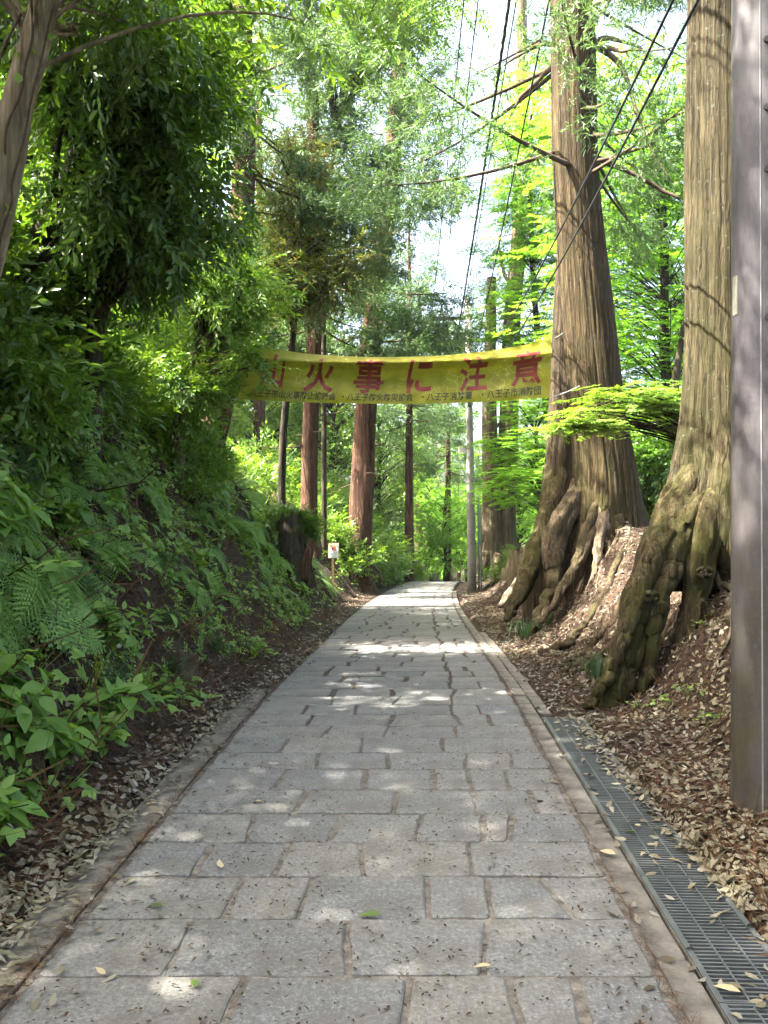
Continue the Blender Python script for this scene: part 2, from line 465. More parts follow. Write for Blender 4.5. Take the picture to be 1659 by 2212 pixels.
R = random.Random(4)
def slab(x00, x01, x10, x11, y0, y1, gap=.012, top=None, corner=.03, zoff=0.0, wob=.0045):
    """a worn paving slab between two rows; returns vertices and faces"""
    top = R.uniform(-.002, .005) if top is None else top
    g = gap
    c = [(x00+g, y0+g*.6), (x01-g, y0+g*.6), (x11-g, y1-g*.6), (x10+g, y1-g*.6)]
    pts = []
    for i in range(4):
        p, a, b = np.array(c[i]), np.array(c[i-1]), np.array(c[(i+1) % 4])
        r1, r2 = R.uniform(.25, 1.2)*corner, R.uniform(.25, 1.2)*corner
        la, lb = np.linalg.norm(a-p), np.linalg.norm(b-p)
        p1, p2 = p+(a-p)/la*min(r1, la*.3), p+(b-p)/lb*min(r2, lb*.3)
        pts += [p1, (p1+p2)/2*.6+p*.4, p2]
        for f in ((.33, .67) if lb > .3 else (.5,)):
            m = p+(b-p)*f
            pts.append(m + np.array([R.gauss(0, wob), R.gauss(0, wob)]))
    P = np.array(pts); n = len(P); cen = P.mean(0)
    d = unit(P-cen)
    tx, ty = R.gauss(0, .004), R.gauss(0, .006)
    def ring(off, dz):
        Q = P - d*off
        z = z_path(Q[:, 1]) + zoff + dz + top + tx*(Q[:, 0]-cen[0]) + ty*(Q[:, 1]-cen[1])
        return np.column_stack([Q, z])
    V = np.concatenate([ring(.011, .0005), ring(.002, -.0045), ring(-.003, -.055)])
    F = [tuple(range(n))]
    for k in (0, 1):
        for i in range(n):
            j = (i+1) % n
            F.append((k*n+i, k*n+n+i, k*n+n+j, k*n+j))
    return V, F

rows_y = [2.06, 2.40, 2.77, 3.156, 3.525, 3.896, 4.26, 4.63, 5.007, 5.345, 5.708, 6.04, 6.39, 6.75]
while rows_y[-1] < 46: rows_y.append(rows_y[-1] + R.uniform(.33, .39))
measured = {1: [-.485, .07, .41, .62], 2: [-.736, -.13, .365], 3: [-.603, -.315, .176, .423, .687], 4: [-.814, -.453, -.10, .387],
            5: [-.658, -.2375, .17, .4875, .625], 6: [-.445, .068, .483, .795], 7: [-.604, -.112, .29, .497, .714],
            8: [-.418, .03, .513, .795], 9: [-.66, -.153, .39], 10: [-.41, .015, .51]}
far = MB(); n_stone = 0
for r in range(len(rows_y)-1):
    y0, y1 = rows_y[r], rows_y[r+1]
    ym = (y0+y1)/2; xl = float(x_left(ym))
    if r in measured:
        cuts = [float(c) for c in measured[r]]
    else:
        long_j = xl + PAVE_W - .50 + R.gauss(0, .02)          # the long joint that runs up the right-hand side
        cuts = []; x = xl + R.uniform(.28, .7)
        while x < long_j - .25:
            cuts.append(x); x += R.uniform(.34, .68)
        cuts.append(long_j)
        if R.random() < .45: cuts.append(long_j + R.uniform(.2, .3))
    ed = [xl] + cuts + [xl + PAVE_W]
    tilt = [0] + [R.gauss(0, .012) for _ in cuts] + [0]
    if r == 3: tilt[5] = -.05
    sh0, sh1 = float(x_left(y0))-xl, float(x_left(y1))-xl
    for a in range(len(ed)-1):
        gap = R.choice([.006, .008, .010, .016]) if y0 < 7 else R.choice([.010, .014, .020, .030])
        V, F = slab(ed[a]+sh0-tilt[a], ed[a+1]+sh0-tilt[a+1], ed[a]+sh1+tilt[a], ed[a+1]+sh1+tilt[a+1], y0, y1, gap,
                    corner=.026 if y0 < 9 else .035)
        if n_stone < 300:
            cen = V.mean(0)
            add('paving_stone', mesh_py('paving_stone', V-cen, F), M['granite'], path, cen)
            n_stone += 1
        else:
            far.add(V, F)
tag(far.build('far_paving', M['granite'], path), kind='stuff')

# kerbs
y = 1.6
while y < 6.9:
    L = R.uniform(.75, 1.15)
    V, F = slab(x_left(y)-.225, x_left(y)-.035, x_left(y+L)-.225, x_left(y+L)-.035, y, y+L, .004, R.uniform(-.022, -.010), .02, wob=.008)
    c = V.mean(0); add('kerb_stone', mesh_py('kerb_stone', V-c, F), M['kerb'], path, c)
    y += L
y = 1.6
while y < 26:
    L = R.uniform(.55, .75)
    r = PAVE_W
    V, F = slab(x_left(y)+r+.012, x_left(y)+r+.128, x_left(y+L)+r+.012, x_left(y+L)+r+.128, y, y+L, .003, R.uniform(-.004, .004), .012, wob=.003)
    c = V.mean(0); add('kerb_stone', mesh_py('kerb_stone', V-c, F), M['kerb'], path, c)
    if 6.2 < y < 12:
        V, F = slab(x_left(y)+r+.135, x_left(y)+r+.24, x_left(y+L)+r+.135, x_left(y+L)+r+.24, y, y+L, .003, R.uniform(-.012, .0), .012)
        c = V.mean(0); add('kerb_stone', mesh_py('kerb_stone', V-c, F), M['kerb'], path, c)
    y += L

# ------------------------------------------------------------------ drain channel with steel gratings
GX0 = PAVE_W + .138
def gx(y, o): return float(x_left(y)) + GX0 + o
ch = MB()
for o in (.006, .302):
    ch.box((gx(3.9, o), 3.9, -.075), (.012, 4.62, .14), rz=-.04)
ch.box((gx(6.24, .154), 6.235, -.06), (.33, .03, .12))
tag(ch.build('drain_channel', M['kerb']), kind='structure')
grate_labels = ['steel drain grating nearest the camera at the lower right corner', 'second steel drain grating from the camera, beside the right kerb',
                'third steel drain grating from the camera, beside the right kerb', 'fourth steel drain grating from the camera, beside the right kerb',
                'farthest steel drain grating, its end strewn with dry leaves']
gl = .905
for s_ in range(5):
    y0 = 1.70 + s_*(gl+.004); y1 = y0+gl; ym = (y0+y1)/2
    t = thing('drain_grating', grate_labels[s_], 'drain grating', (gx(ym, .154), ym, 0), (0, 0, -.04), 'gratings along the drain')
    for sx in (-1, 1):
        b = MB(); b.box((sx*.140, 0, -.004), (.022, gl, .014)); b.box((sx*.131, 0, -.017), (.005, gl, .03))
        b.build('side_rail', M['steel'], t)
    for ex in (-1, 1):
        b = MB(); b.box((0, ex*(gl/2-.004), -.012), (.256, .006, .026)); b.build('end_bar', M['steel'], t)
    b = MB()
    nb = 36
    for q in range(nb):
        b.box((0, -gl/2+.02+(gl-.04)*q/(nb-1), -.015), (.256, .0085, .026))
    tag(b.build('cross_bars', M['steel'], t), kind='stuff')
    for sx in (-.047, .047):
        b = MB(); b.box((sx, 0, -.0035), (.007, gl-.02, .008)); b.build('tie_rod', M['steel'], t)
# ------------------------------------------------------------------ leaf and spray templates (all quads)
def leaf1(L, W, fold=.12, droop=.1):
    V = np.array([[0,0,0],[W/2,.42*L,fold*W],[0,L,-droop*L],[-W/2,.42*L,fold*W]])
    return V, np.array([[0,1,2,3]])

def leaf2(L, W, fold=.18, droop=.15):
    V = np.array([[0,0,0],[W*.42,.26*L,fold*W],[W*.40,.62*L,fold*W-.4*droop*L],[0,L,-droop*L],[-W*.40,.62*L,fold*W-.4*droop*L],[-W*.42,.26*L,fold*W]])
    return V, np.array([[0,1,2,3],[0,3,4,5]])

def lobed(L, n=5, w=.26):
    """palmate leaf: n pointed lobes round the stalk"""
    V, F = [], []
    for i in range(n):
        a = (i-(n-1)/2)*(2.1/(n-1)*1.15); ln = L*(1-.32*abs(i-(n-1)/2)/((n-1)/2))
        c, s = math.cos(a), math.sin(a)
        P = np.array([[0,0,0],[w*L*.5,.5*ln,.03*L],[0,ln,-.12*L],[-w*L*.5,.5*ln,.03*L]])
        Q = np.stack([P[:,0]*c+P[:,1]*s, -P[:,0]*s+P[:,1]*c, P[:,2]], -1)
        F.append([len(V)+k for k in range(4)]); V += list(Q)
    return np.array(V), np.array(F)

def rot3(rx, ry, rz):
    cx, sx, cy_, sy, cz, sz = math.cos(rx), math.sin(rx), math.cos(ry), math.sin(ry), math.cos(rz), math.sin(rz)
    X = np.array([[1,0,0],[0,cx,-sx],[0,sx,cx]]); Y = np.array([[cy_,0,sy],[0,1,0],[-sy,0,cy_]]); Z = np.array([[cz,-sz,0],[sz,cz,0],[0,0,1]])
    return Z @ Y @ X

def join(parts):
    Vs, Fs, n = [], [], 0
    for V, F in parts:
        Vs.append(V); Fs.append(np.asarray(F)+n); n += len(V)
    return np.concatenate(Vs), np.concatenate(Fs)

def stem(a, b, w):
    a, b = np.array(a, float), np.array(b, float)
    d = unit(b-a); s = unit(np.cross(d, [0.1, .2, 1]))*w/2
    return np.array([a-s, a+s, b+s*.6, b-s*.6]), np.array([[0,1,2,3]])

def spray(seed, n=14, length=.42, leaf=leaf2, L=.09, W=.038, spread=1.0, lift=.25, jitter=.35, terminal=True, droop=.3):
    """a twig along +Y carrying alternate leaves"""
    r = random.Random(seed); parts = []
    bend = lambda t: np.array([.03*math.sin(t*5+seed), length*t, -droop*length*t*t*.5])
    for a in range(3): parts.append(stem(bend(a/3), bend((a+1)/3), .008))
    for i in range(n):
        t = (i+.8)/n if n > 1 else 1
        side = 1 if i % 2 else -1
        s = r.uniform(.7, 1.12)
        V, F = leaf(L*s, W*s) if leaf is not lobed else lobed(L*s)
        az = side*(spread*r.uniform(.75, 1.25))*(1-.55*t) if not (terminal and i == n-1) else 0
        m = rot3(r.gauss(-.15, jitter)+lift*.2, r.gauss(0, jitter), -az)
        off = bend(t) + np.array([side*.012, 0, 0])
        parts.append((V @ m.T + off, F))
    return join(parts)

def needle_tuft(seed, n=28, length=.30, nl=.075, w=.014):
    """a cedar branchlet: short needles all round a few forked shoots"""
    r = random.Random(seed); parts = []
    shoots = [((0,0,0), (0,length,-.05*length))]
    for k in range(4):
        t = r.uniform(.2, .8); sd = 1 if k % 2 else -1
        shoots.append(((0,length*t,0), (sd*length*r.uniform(.2,.38), length*(t+r.uniform(.2,.4)), length*r.uniform(-.2,.08))))
    for k in range(n):
        a, b = shoots[k % len(shoots)]; a, b = np.array(a), np.array(b)
        t = r.random(); p = a+(b-a)*t; d = unit(b-a)
        q = unit(d*.9 + np.array([r.gauss(0,.55), r.gauss(0,.2), r.gauss(0,.55)]))*nl*r.uniform(.7,1.2)
        s = unit(np.cross(q, [r.gauss(0,1), r.gauss(0,1), r.gauss(0,1)]))*w/2
        parts.append((np.array([p-s*.6, p+s*.6, p+q*.8+s, p+q-s*.3]), np.array([[0,1,2,3]])))
    return join(parts)

def frames(D, up=(0, 0, 1), roll=None):
    D = unit(D); up = np.broadcast_to(np.asarray(up, float), D.shape)
    Z = up - (D*up).sum(-1, keepdims=True)*D
    bad = np.linalg.norm(Z, axis=-1) < .05
    if bad.any(): Z = Z.copy(); Z[bad] = np.array([1.0, .1, 0])
    Z = unit(Z); X = np.cross(D, Z)
    if roll is not None:
        c, s = np.cos(roll)[:, None], np.sin(roll)[:, None]
        X, Z = X*c+Z*s, Z*c-X*s
    return np.stack([X, D, Z], -1)              # columns

def scatter(temps, P, Rm, S, g):
    """place random templates: positions P, rotations Rm, scales S"""
    which = g.integers(0, len(temps), len(P)); Vs, Fs, n = [], [], 0
    for k, (V, F) in enumerate(temps):
        m = which == k
        if not m.any(): continue
        W = np.einsum('nij,vj->nvi', Rm[m], V)*S[m][:, None, None] + P[m][:, None]
        c = len(W)
        Fs.append((F[None] + (np.arange(c)*len(V))[:, None, None] + n).reshape(-1, 4)); Vs.append(W.reshape(-1, 3)); n += c*len(V)
    return np.concatenate(Vs), np.concatenate(Fs)

T_EVER = [spray(s, 13, .40, leaf2, .105, .042, .9, .1, .4, droop=.7) for s in range(4)]
T_FRESH = [spray(10+s, 11, .36, leaf2, .085, .045, 1.0, .2, .3) for s in range(4)]
T_SMALL = [spray(20+s, 13, .26, leaf1, .055, .032, 1.0, .2, .35) for s in range(4)]
T_MAPLE = [spray(30+s, 12, .40, lobed, .062, .03, 1.1, .0, .16, droop=.15) for s in range(4)]
T_MAPLE_FAR = [spray(40+s, 18, .48, leaf1, .085, .062, 1.1, .0, .2, droop=.15) for s in range(4)]
T_BG = [spray(50+s, 12, .5, leaf1, .12, .065, 1.0, .2, .4) for s in range(4)]
T_NEEDLE = [needle_tuft(60+s) for s in range(5)]
T_NEEDLE_FAR = [needle_tuft(70+s, 16, .32, .095, .024) for s in range(5)]

# ------------------------------------------------------------------ crowns (local to the tree's base)
def bez(a, b, c, n):
    t = np.linspace(0, 1, n)[:, None]
    return a*(1-t)**2 + 2*b*t*(1-t) + c*t*t

def broad_crown(seed, axis_pts, centre, rad, clumps, per, cr, temps, size=1.0, flat=.65, hang=.25, shell=.35, limb_r=.035, horiz=False):
    """clumps of leaf sprays round limbs that leave the trunk; returns leaf mesh arrays and limb tubes"""
    g = np.random.default_rng(seed); axis_pts = np.asarray(axis_pts, float)
    C = np.asarray(centre, float); rad = np.asarray(rad, float)
    d = unit(g.normal(size=(clumps, 3))); rr = (shell**3 + (1-shell**3)*g.random(clumps))**(1/3)
    cl = C + d*rr[:, None]*rad
    P, D, limbs = [], [], []
    for i, c in enumerate(cl):
        h = c[2] - .55*np.linalg.norm(c[:2]-C[:2]) - .2
        zs = axis_pts[:, 2]
        h = np.clip(h, zs[0]+.25*(zs[-1]-zs[0]), zs[-1])
        a = np.array([np.interp(h, zs, axis_pts[:, 0]), np.interp(h, zs, axis_pts[:, 1]), h])
        mid = (a+c)/2 + np.array([0, 0, .18*np.linalg.norm(c-a)]) + g.normal(size=3)*.08
        limbs.append((bez(a, mid, c, 7), np.linspace(limb_r, .008, 7)))
        n = max(3, int(per*g.uniform(.6, 1.4)))
        o = g.normal(size=(n, 3))*cr*np.array([1, 1, flat])
        P.append(c + o)
        out = unit(o + .6*(c-C)/np.maximum(rad, .3)*cr)
        dd = out + g.normal(size=(n, 3))*.35
        if horiz: dd[:, 2] = dd[:, 2]*.15 - .05
        else: dd[:, 2] -= hang
        D.append(dd)
    P, D = np.concatenate(P), np.concatenate(D)
    S = size*g.uniform(.75, 1.2, len(P))
    upv = unit(np.array([0, 0, 1.0]) + g.normal(size=(len(P), 3))*(.12 if horiz else .35))
    V, F = scatter(temps, P - unit(D)*.15, frames(D, upv), S, g)
    return (V, F), limbs

def cedar_crown(seed, H=20.0, h0=5.0, n=64, reach=2.7, per=34, lean=(0, 0), bare=5, size=1.0, temps=None):
    g = np.random.default_rng(seed); P, D, limbs = [], [], []
    for i in range(n):
        h = h0 + (H-h0)*((i+g.random())/n)**1.15
        L = (reach*(1-(h-h0)/(H-h0+1))**.75 + .45)*g.uniform(.65, 1.2)
        az = g.uniform(0, 2*math.pi); o = np.array([math.cos(az), math.sin(az), 0])
        a = np.array([lean[0]*h/H, lean[1]*h/H, h])
        c = a + o*L + np.array([0, 0, g.uniform(-.35, .12)*L])
        mid = (a+c)/2 + np.array([0, 0, -.1*L]) + g.normal(size=3)*.1
        pts = bez(a, mid, c, 8); limbs.append((pts, np.linspace(.013+.008*L, .005, 8)))
        m = max(6, int(1.7*per*L/reach*g.uniform(.7, 1.2)))
        t = g.uniform(.44, 1.08, m)
        k = np.clip((t*7).astype(int), 0, 6)
        base = pts[k] + (pts[k+1]-pts[k])*(t*7-k)[:, None]
        off = g.normal(size=(m, 3))*np.array([.22, .22, .13])
        off[:, 2] -= .10
        P.append(base+off); D.append(unit(o*.8 + off*1.5 + np.array([0, 0, -.35]) + g.normal(size=(m, 3))*.35))
    for i in range(bare):
        h = h0*g.uniform(.45, 1.0); az = g.uniform(0, 6.28); L = g.uniform(.5, 1.8)
        a = np.array([lean[0]*h/H, lean[1]*h/H, h]); c = a + np.array([math.cos(az)*L, math.sin(az)*L, g.uniform(-.3, .3)*L])
        limbs.append((bez(a, (a+c)/2+g.normal(size=3)*.12, c, 6), np.linspace(.022, .006, 6)))
    P, D = np.concatenate(P), np.concatenate(D)
    V, F = scatter(temps or T_NEEDLE, P, frames(D, roll=g.uniform(0, 6.28, len(P))), size*g.uniform(.85, 1.5, len(P)), g)
    return (V, F), limbs

def add_branches(t, limbs, mat, fn=lambda p: p):
    for i, (p, r) in enumerate(limbs):
        V, F = tube(fn(p), r, 6, rough=.1, seed=i)
        add('branch', mesh_quads('branch', V, F, True), mat, t)

def wood(trunk_pts, trunk_r, limbs, n=12, rough=.12, seed=0, rings=40, vary=None):
    pts, rr = resample(trunk_pts, trunk_r, rings)
    parts = [tube(pts, rr, n, rough=rough, seed=seed, vary=vary)]
    for i, (p, r) in enumerate(limbs):
        parts.append(tube(p, r, 5, rough=.1, seed=seed+i))
    return join(parts)
# ------------------------------------------------------------------ the two great cedars on the right
def flare(lobes, z0, bark=.035, k1=7, seed=0):
    """radius change: buttress lobes near the base and ridged bark; lobes = (angle, amount, width, height)"""
    def f(th, s, pts, Rr):
        h = (pts[:, 2]-z0)[:, None]
        out = Rr.copy()
        for a, amt, w, hh in lobes:
            dd = (th-a+math.pi) % (2*math.pi) - math.pi
            out = out + amt*np.exp(-(dd/w)**2)*np.exp(-np.maximum(h, -.3)/hh)
        c, s_ = np.cos(th), np.sin(th)
        out = out*(1 + bark*vn(c*k1, s_*k1, h*.5, seed) + bark*.8*vn(c*k1*2.4, s_*k1*2.4, h*.8, seed+1) + bark*.55*vn(c*k1*5.0, s_*k1*5.0, h*1.1, seed+7) + .06*vn(c*1.5, s_*1.5, h*.6, seed+2))
        return out
    return f

def root_part(t, loc, pts, radii, mat, n=12, rings=34, rough=.22, seed=0, name='root', gnarl=.0, knobs=()):
    P, rr = resample(pts, radii, rings)
    if gnarl: P = P + np.stack([gnarl*vn(np.arange(rings)*.35, seed, k, 3) for k in range(3)], -1)*np.linspace(0, 1, rings)[:, None]**.5
    def vary(th, s, p, Rr):
        out = Rr*(1 + rough*vn(np.cos(th)*1.7+seed, np.sin(th)*1.7, s*4, seed) + rough*.7*vn(np.cos(th)*3.6, np.sin(th)*3.6, s*1.6, seed+5) + rough*.45*vn(np.cos(th)*8, np.sin(th)*8, s*3, seed+6))
        for (sc, a, amt, w) in knobs:
            dd = (th-a+math.pi) % (2*math.pi)-math.pi
            out = out + amt*np.exp(-(dd/.7)**2-((s-sc)/w)**2)
        return out
    V, F = tube(P, rr, n, vary=vary, ref=(1, 0, 0))
    F = [tuple(f) for f in F] + [tuple(range(n-1, -1, -1)), tuple(range(len(V)-n, len(V)))]
    return add(name, mesh_py(name, V-np.array(loc), F, True), mat, t)

def trace(d, pts, ):
    """raster points with radius in metres -> world points; entries (px, py, r[, extra depth])"""
    P = [at(p[0], p[1], d + (p[3] if len(p) > 3 else 0)) for p in pts]
    return np.array(P), [p[2] for p in pts]

# --- twin-stemmed cedar
D1 = 12.4
loc1 = np.array([3.25, D1, gz(3.25, D1)-.05])
t1 = thing('cedar_tree', 'great twin-stemmed cedar with exposed roots at the right end of the yellow banner', 'tree', loc1, group='great cedars on the right')
P, rr = trace(D1, [(1200,-1900,.12), (1212,-1100,.22), (1226,-400,.29), (1236,0,.315), (1241,300,.33), (1253,500,.35), (1270,700,.38), (1290,900,.40), (1303,1000,.43), (1308,1080,.46), (1306,1180,.50), (1306,1260,.52), (1306,1340,.52)])
P, rr = P[::-1], rr[::-1]
pts, r_ = resample(P, rr, 110)
V, F = tube(pts, r_, 180, vary=flare([(math.pi*1.02, .20, .42, .5), (math.pi*1.45, .14, .30, .55), (0.05, .34, .5, .5), (math.pi*.5, .2, .6, .4), (math.pi*1.75, .16, .28, .6), (math.pi*1.22, .12, .22, .6)], 1.0, .038, 8, 3), ref=(1, 0, 0))
# a swelling at the left of the upper stem
add('trunk', mesh_quads('trunk', V-loc1, F, True), M['bark_near'], t1)
P, rr = trace(D1+.75, [(1250,250,.16), (1240,450,.22), (1230,650,.25), (1224,850,.265), (1218,1000,.29), (1210,1100,.31), (1204,1170,.32), (1200,1260,.32), (1200,1360,.30)])
pts, r_ = resample(P[::-1], rr[::-1], 70)
V, F = tube(pts, r_, 120, vary=flare([(math.pi, .12, .5, .5), (math.pi*1.4, .1, .4, .5)], .8, .04, 7, 8), ref=(1, 0, 0))
add('trunk', mesh_quads('trunk', V-loc1, F, True), M['bark_rear'], t1)
g1 = lambda px, py, r, dd=0: (px, py, r, dd)
for k, (pts_, n_, gn, mt) in enumerate([
    ([(1214,960,.20,.8), (1200,1060,.23,.6), (1178,1150,.20,.3), (1148,1215,.155,.1), (1125,1270,.12,-.1), (1106,1312,.09,-.3), (1092,1335,.04,-.5)], 14, .03, 'bark_root'),
    ([(1300,960,.20,.1), (1266,1050,.20,0), (1222,1120,.185,-.25), (1196,1175,.155,-.35), (1198,1235,.11,-.5), (1186,1290,.09,-.7), (1165,1335,.08,-.9), (1140,1372,.04,-1.1)], 14, .03, 'root'),
    ([(1308,1020,.12,0), (1290,1090,.13,-.3), (1262,1165,.085,-.5), (1243,1215,.075,-.65), (1215,1265,.065,-.85), (1190,1310,.055,-1.0), (1160,1352,.035,-1.2)], 10, .03, 'root'),
    ([(1300,1060,.1,-.1), (1285,1125,.10,-.4), (1262,1190,.06,-.6), (1238,1240,.05,-.8), (1205,1290,.045,-.95), (1172,1345,.03,-1.25)], 9, .02, 'root'),
    ([(1312,1040,.1,-.1), (1308,1110,.11,-.42), (1296,1165,.07,-.6), (1288,1205,.06,-.75), (1284,1260,.055,-.85), (1278,1320,.03,-.95)], 10, .02, 'root_pale'),
    ([(1308,1140,.06,-.5), (1312,1170,.035,-.6), (1316,1205,.03,-.7), (1308,1245,.025,-.8), (1300,1268,.012,-.85)], 7, .03, 'root'),
    ([(1330,1120,.10,-.45), (1350,1160,.05,-.6), (1385,1168,.04,-.6), (1418,1166,.03,-.5), (1455,1180,.02,-.4)], 8, .03, 'root'),
    ([(1345,1140,.06,-.5), (1362,1172,.032,-.65), (1350,1192,.028,-.8), (1335,1205,.015,-.9)], 7, .02, 'root'),
    ([(1395,1225,.03,-1.0), (1345,1262,.05,-1.5), (1300,1300,.055,-2.0), (1240,1335,.05,-2.4), (1195,1372,.045,-2.7), (1165,1392,.03,-2.9), (1155,1415,.012,-3.0)], 9, .03, 'root'),
    ([(1430,1290,.03,-3.0), (1370,1300,.045,-3.2), (1310,1325,.045,-3.2), (1265,1360,.04,-3.3), (1228,1390,.025,-3.5)], 8, .03, 'root'),
    ([(1370,1375,.05,-3.9), (1320,1392,.05,-3.9), (1275,1385,.05,-3.8), (1240,1362,.045,-3.7), (1215,1350,.02,-3.7)], 8, .02, 'root'),
    ([(1290,1385,.045,-3.8), (1250,1400,.035,-3.9), (1215,1415,.02,-4.0)], 8, .02, 'root')]):
    P, rr = trace(D1, pts_)
    if k >= 8: # creeping roots follow the soil
        P[:, 2] = np.array([gz(p[0], p[1]) for p in P]) + np.array(rr)*.45
    root_part(t1, loc1, P, rr, M[mt], n_*2, 60, seed=k, gnarl=gn*1.5, rough=.24)
(V, F), limbs = cedar_crown(101, 17.0, 5.6, 60, 3.0, 48, lean=(-.75, 0), bare=0)
add('crown', mesh_quads('crown', V, F), M['needle'], t1)
add_branches(t1, limbs, M['twig'])
for k, pp in enumerate([[(1280,92,.06,.1), (1310,80,.04,.1), (1345,86,.03,0), (1375,100,.02,0), (1405,125,.01,0)], [(1282,100,.06,.1), (1320,118,.045,0), (1352,160,.035,-.1), (1370,230,.03,-.2), (1410,330,.02,-.2), (1450,390,.012,-.2)],
                        [(1290,100,.05,0), (1335,105,.03,-.2), (1390,108,.02,-.4), (1450,95,.012,-.6)], [(1285,340,.05,0), (1340,360,.035,-.2), (1420,400,.03,-.3), (1470,430,.02,-.4)],
                        [(1200,95,.04,.1), (1160,98,.03,0), (1120,120,.02,0), (1085,150,.012,0)], [(1195,145,.04,.1), (1150,185,.03,0), (1110,230,.02,0)]]):
    P, rr = trace(D1, pp); root_part(t1, loc1, P, rr, M['root_pale' if k < 3 else 'twig'], 7, 16, seed=40+k, name='branch', gnarl=.05)

# cord tied round the trunk
# --- mossy cedar behind the near pole
D2 = 7.5
loc2 = np.array([3.12, D2, gz(3.12, D2)-.05])
t2 = thing('cedar_tree', 'mossy cedar on thick leg-like roots directly behind the near grey pole', 'tree', loc2, group='great cedars on the right')
P, rr = trace(D2, [(1590,-3200,.12), (1585,-1800,.24), (1578,-700,.33), (1577,0,.365), (1577,400,.37), (1576,700,.385), (1576,900,.435), (1576,1000,.50), (1574,1080,.565), (1572,1150,.62), (1572,1210,.58), (1574,1270,.42)])
pts, r_ = resample(P[::-1], rr[::-1], 110)
V, F = tube(pts, r_, 180, vary=flare([(math.pi*1.04, .12, .30, .5), (math.pi*1.5, .09, .28, .5), (math.pi*1.27, -.12, .16, .7), (math.pi*1.68, -.1, .16, .7), (0, .3, .7, .5)], 1.1, .042, 9, 13), ref=(1, 0, 0))
add('trunk', mesh_quads('trunk', V-loc2, F, True), M['bark_grey'], t2)
for k, (pts_, n_, gn, mt, kn) in enumerate([
    ([(1530,1000,.20,-.05), (1480,1090,.22,-.2), (1428,1190,.185,-.35), (1390,1290,.150,-.5), (1362,1390,.125,-.62), (1340,1465,.115,-.72), (1318,1525,.11,-.8), (1298,1565,.07,-.9)], 26, .02, 'bark_root', [(1.1, math.pi*1.5, .05, .10), (1.2, math.pi*1.75, .07, .12)]),
    ([(1560,1000,.16,.05), (1546,1060,.19,-.18), (1530,1120,.17,-.38), (1512,1200,.14,-.46), (1500,1290,.098,-.52), (1487,1380,.088,-.6), (1470,1450,.085,-.68), (1455,1510,.08,-.76), (1447,1550,.05,-.82)], 24, .015, 'bark_root', [(.62, math.pi*1.5, .07, .11)]),
    ([(1470,1100,.12,-.3), (1452,1210,.10,-.5), (1425,1300,.075,-.62), (1408,1390,.06,-.7), (1395,1470,.05,-.78), (1372,1545,.03,-.86)], 14, .02, 'bark_root', []),
    ([(1440,1150,.10,-.4), (1398,1235,.085,-.58), (1362,1330,.07,-.7), (1328,1430,.06,-.82), (1292,1500,.045,-.9), (1262,1535,.02,-1.0)], 14, .02, 'bark_root', []),
    ([(1412,1290,.05,-.62), (1410,1330,.032,-.64), (1414,1370,.034,-.66), (1413,1420,.026,-.68), (1418,1470,.012,-.7)], 8, .01, 'root_pale', []),
    ([(1402,1330,.06,-.55), (1405,1400,.05,-.6), (1398,1445,.055,-.66), (1388,1490,.05,-.72), (1380,1530,.03,-.78)], 10, .01, 'root', []),
    ([(1540,1200,.05,-.35), (1552,1250,.025,-.4), (1568,1300,.022,-.45), (1590,1340,.018,-.5)], 7, .01, 'root_pale', []),
    ([(1600,1050,.26,-.2), (1625,1180,.20,-.3), (1640,1300,.15,-.4), (1650,1420,.12,-.55), (1655,1500,.1,-.65)], 14, .02, 'bark_root', []),
    ([(1620,1320,.03,-.5), (1575,1330,.035,-.6), (1540,1325,.03,-.7), (1520,1300,.02,-.7)], 7, .02, 'root', [])]):
    P, rr = trace(D2, pts_)
    root_part(t2, loc2, P, rr, M[mt], n_*2, 80, seed=20+k, gnarl=gn*1.5, knobs=kn, rough=.21)
for (px, py, dd, r0) in ((1405, 1288, -.70, .055), (1519, 1236, -.66, .06)):       # healed branch scars
    c = at(px, py, D2+dd); m = MB()
    a = np.linspace(0, 2*math.pi, 15)
    ring = np.stack([c[0]+r0*1.0*np.cos(a), c[1]-.02-.02*np.abs(np.sin(a)), c[2]+r0*.62*np.sin(a)], -1)
    m.tube(ring, np.full(15, .020), 8, cap=False, rough=.5, seed=int(px))
    m.build('branch_scar', M['bark_grey'], t2, loc2, True)
    m = MB(); m.tube([c+np.array([0, .03, 0]), c+np.array([0, -.012, 0])], [r0*.5, r0*.42], 10, rough=.5); m.build('scar_wood', M['root_pale'] if px > 1500 else M['bark_dark'], t2, loc2)
(V, F), limbs = cedar_crown(102, 16.0, 7.0, 36, 2.6, 22, bare=0)
add('crown', mesh_quads('crown', V, F), M['needle'], t2)
add_branches(t2, limbs, M['twig'])

# fine roots creeping down the mound from both trees
rr4 = random.Random(9)
for t_, l_, n_ in ((t1, loc1, 13), (t2, loc2, 8)):
    for k in range(n_):
        a = math.radians(rr4.uniform(165, 285)); L = rr4.uniform(.9, 1.9); n0 = 9
        q = np.linspace(.35, L, n0); wig = np.cumsum([rr4.gauss(0, .09) for _ in range(n0)])
        X = l_[0]+q*math.cos(a)-wig*math.sin(a); Y = l_[1]+q*math.sin(a)+wig*math.cos(a)
        R_ = np.linspace(rr4.uniform(.018, .04), .007, n0)
        P = np.stack([X, Y, ground(X, Y)+R_*rr4.uniform(.2, .9)], -1); P[0, 2] += .05; P[1, 2] += .03
        root_part(t_, l_, P, R_, M[rr4.choice(['root', 'root', 'root_pale'])], 7, 26, seed=200+k, gnarl=.02)

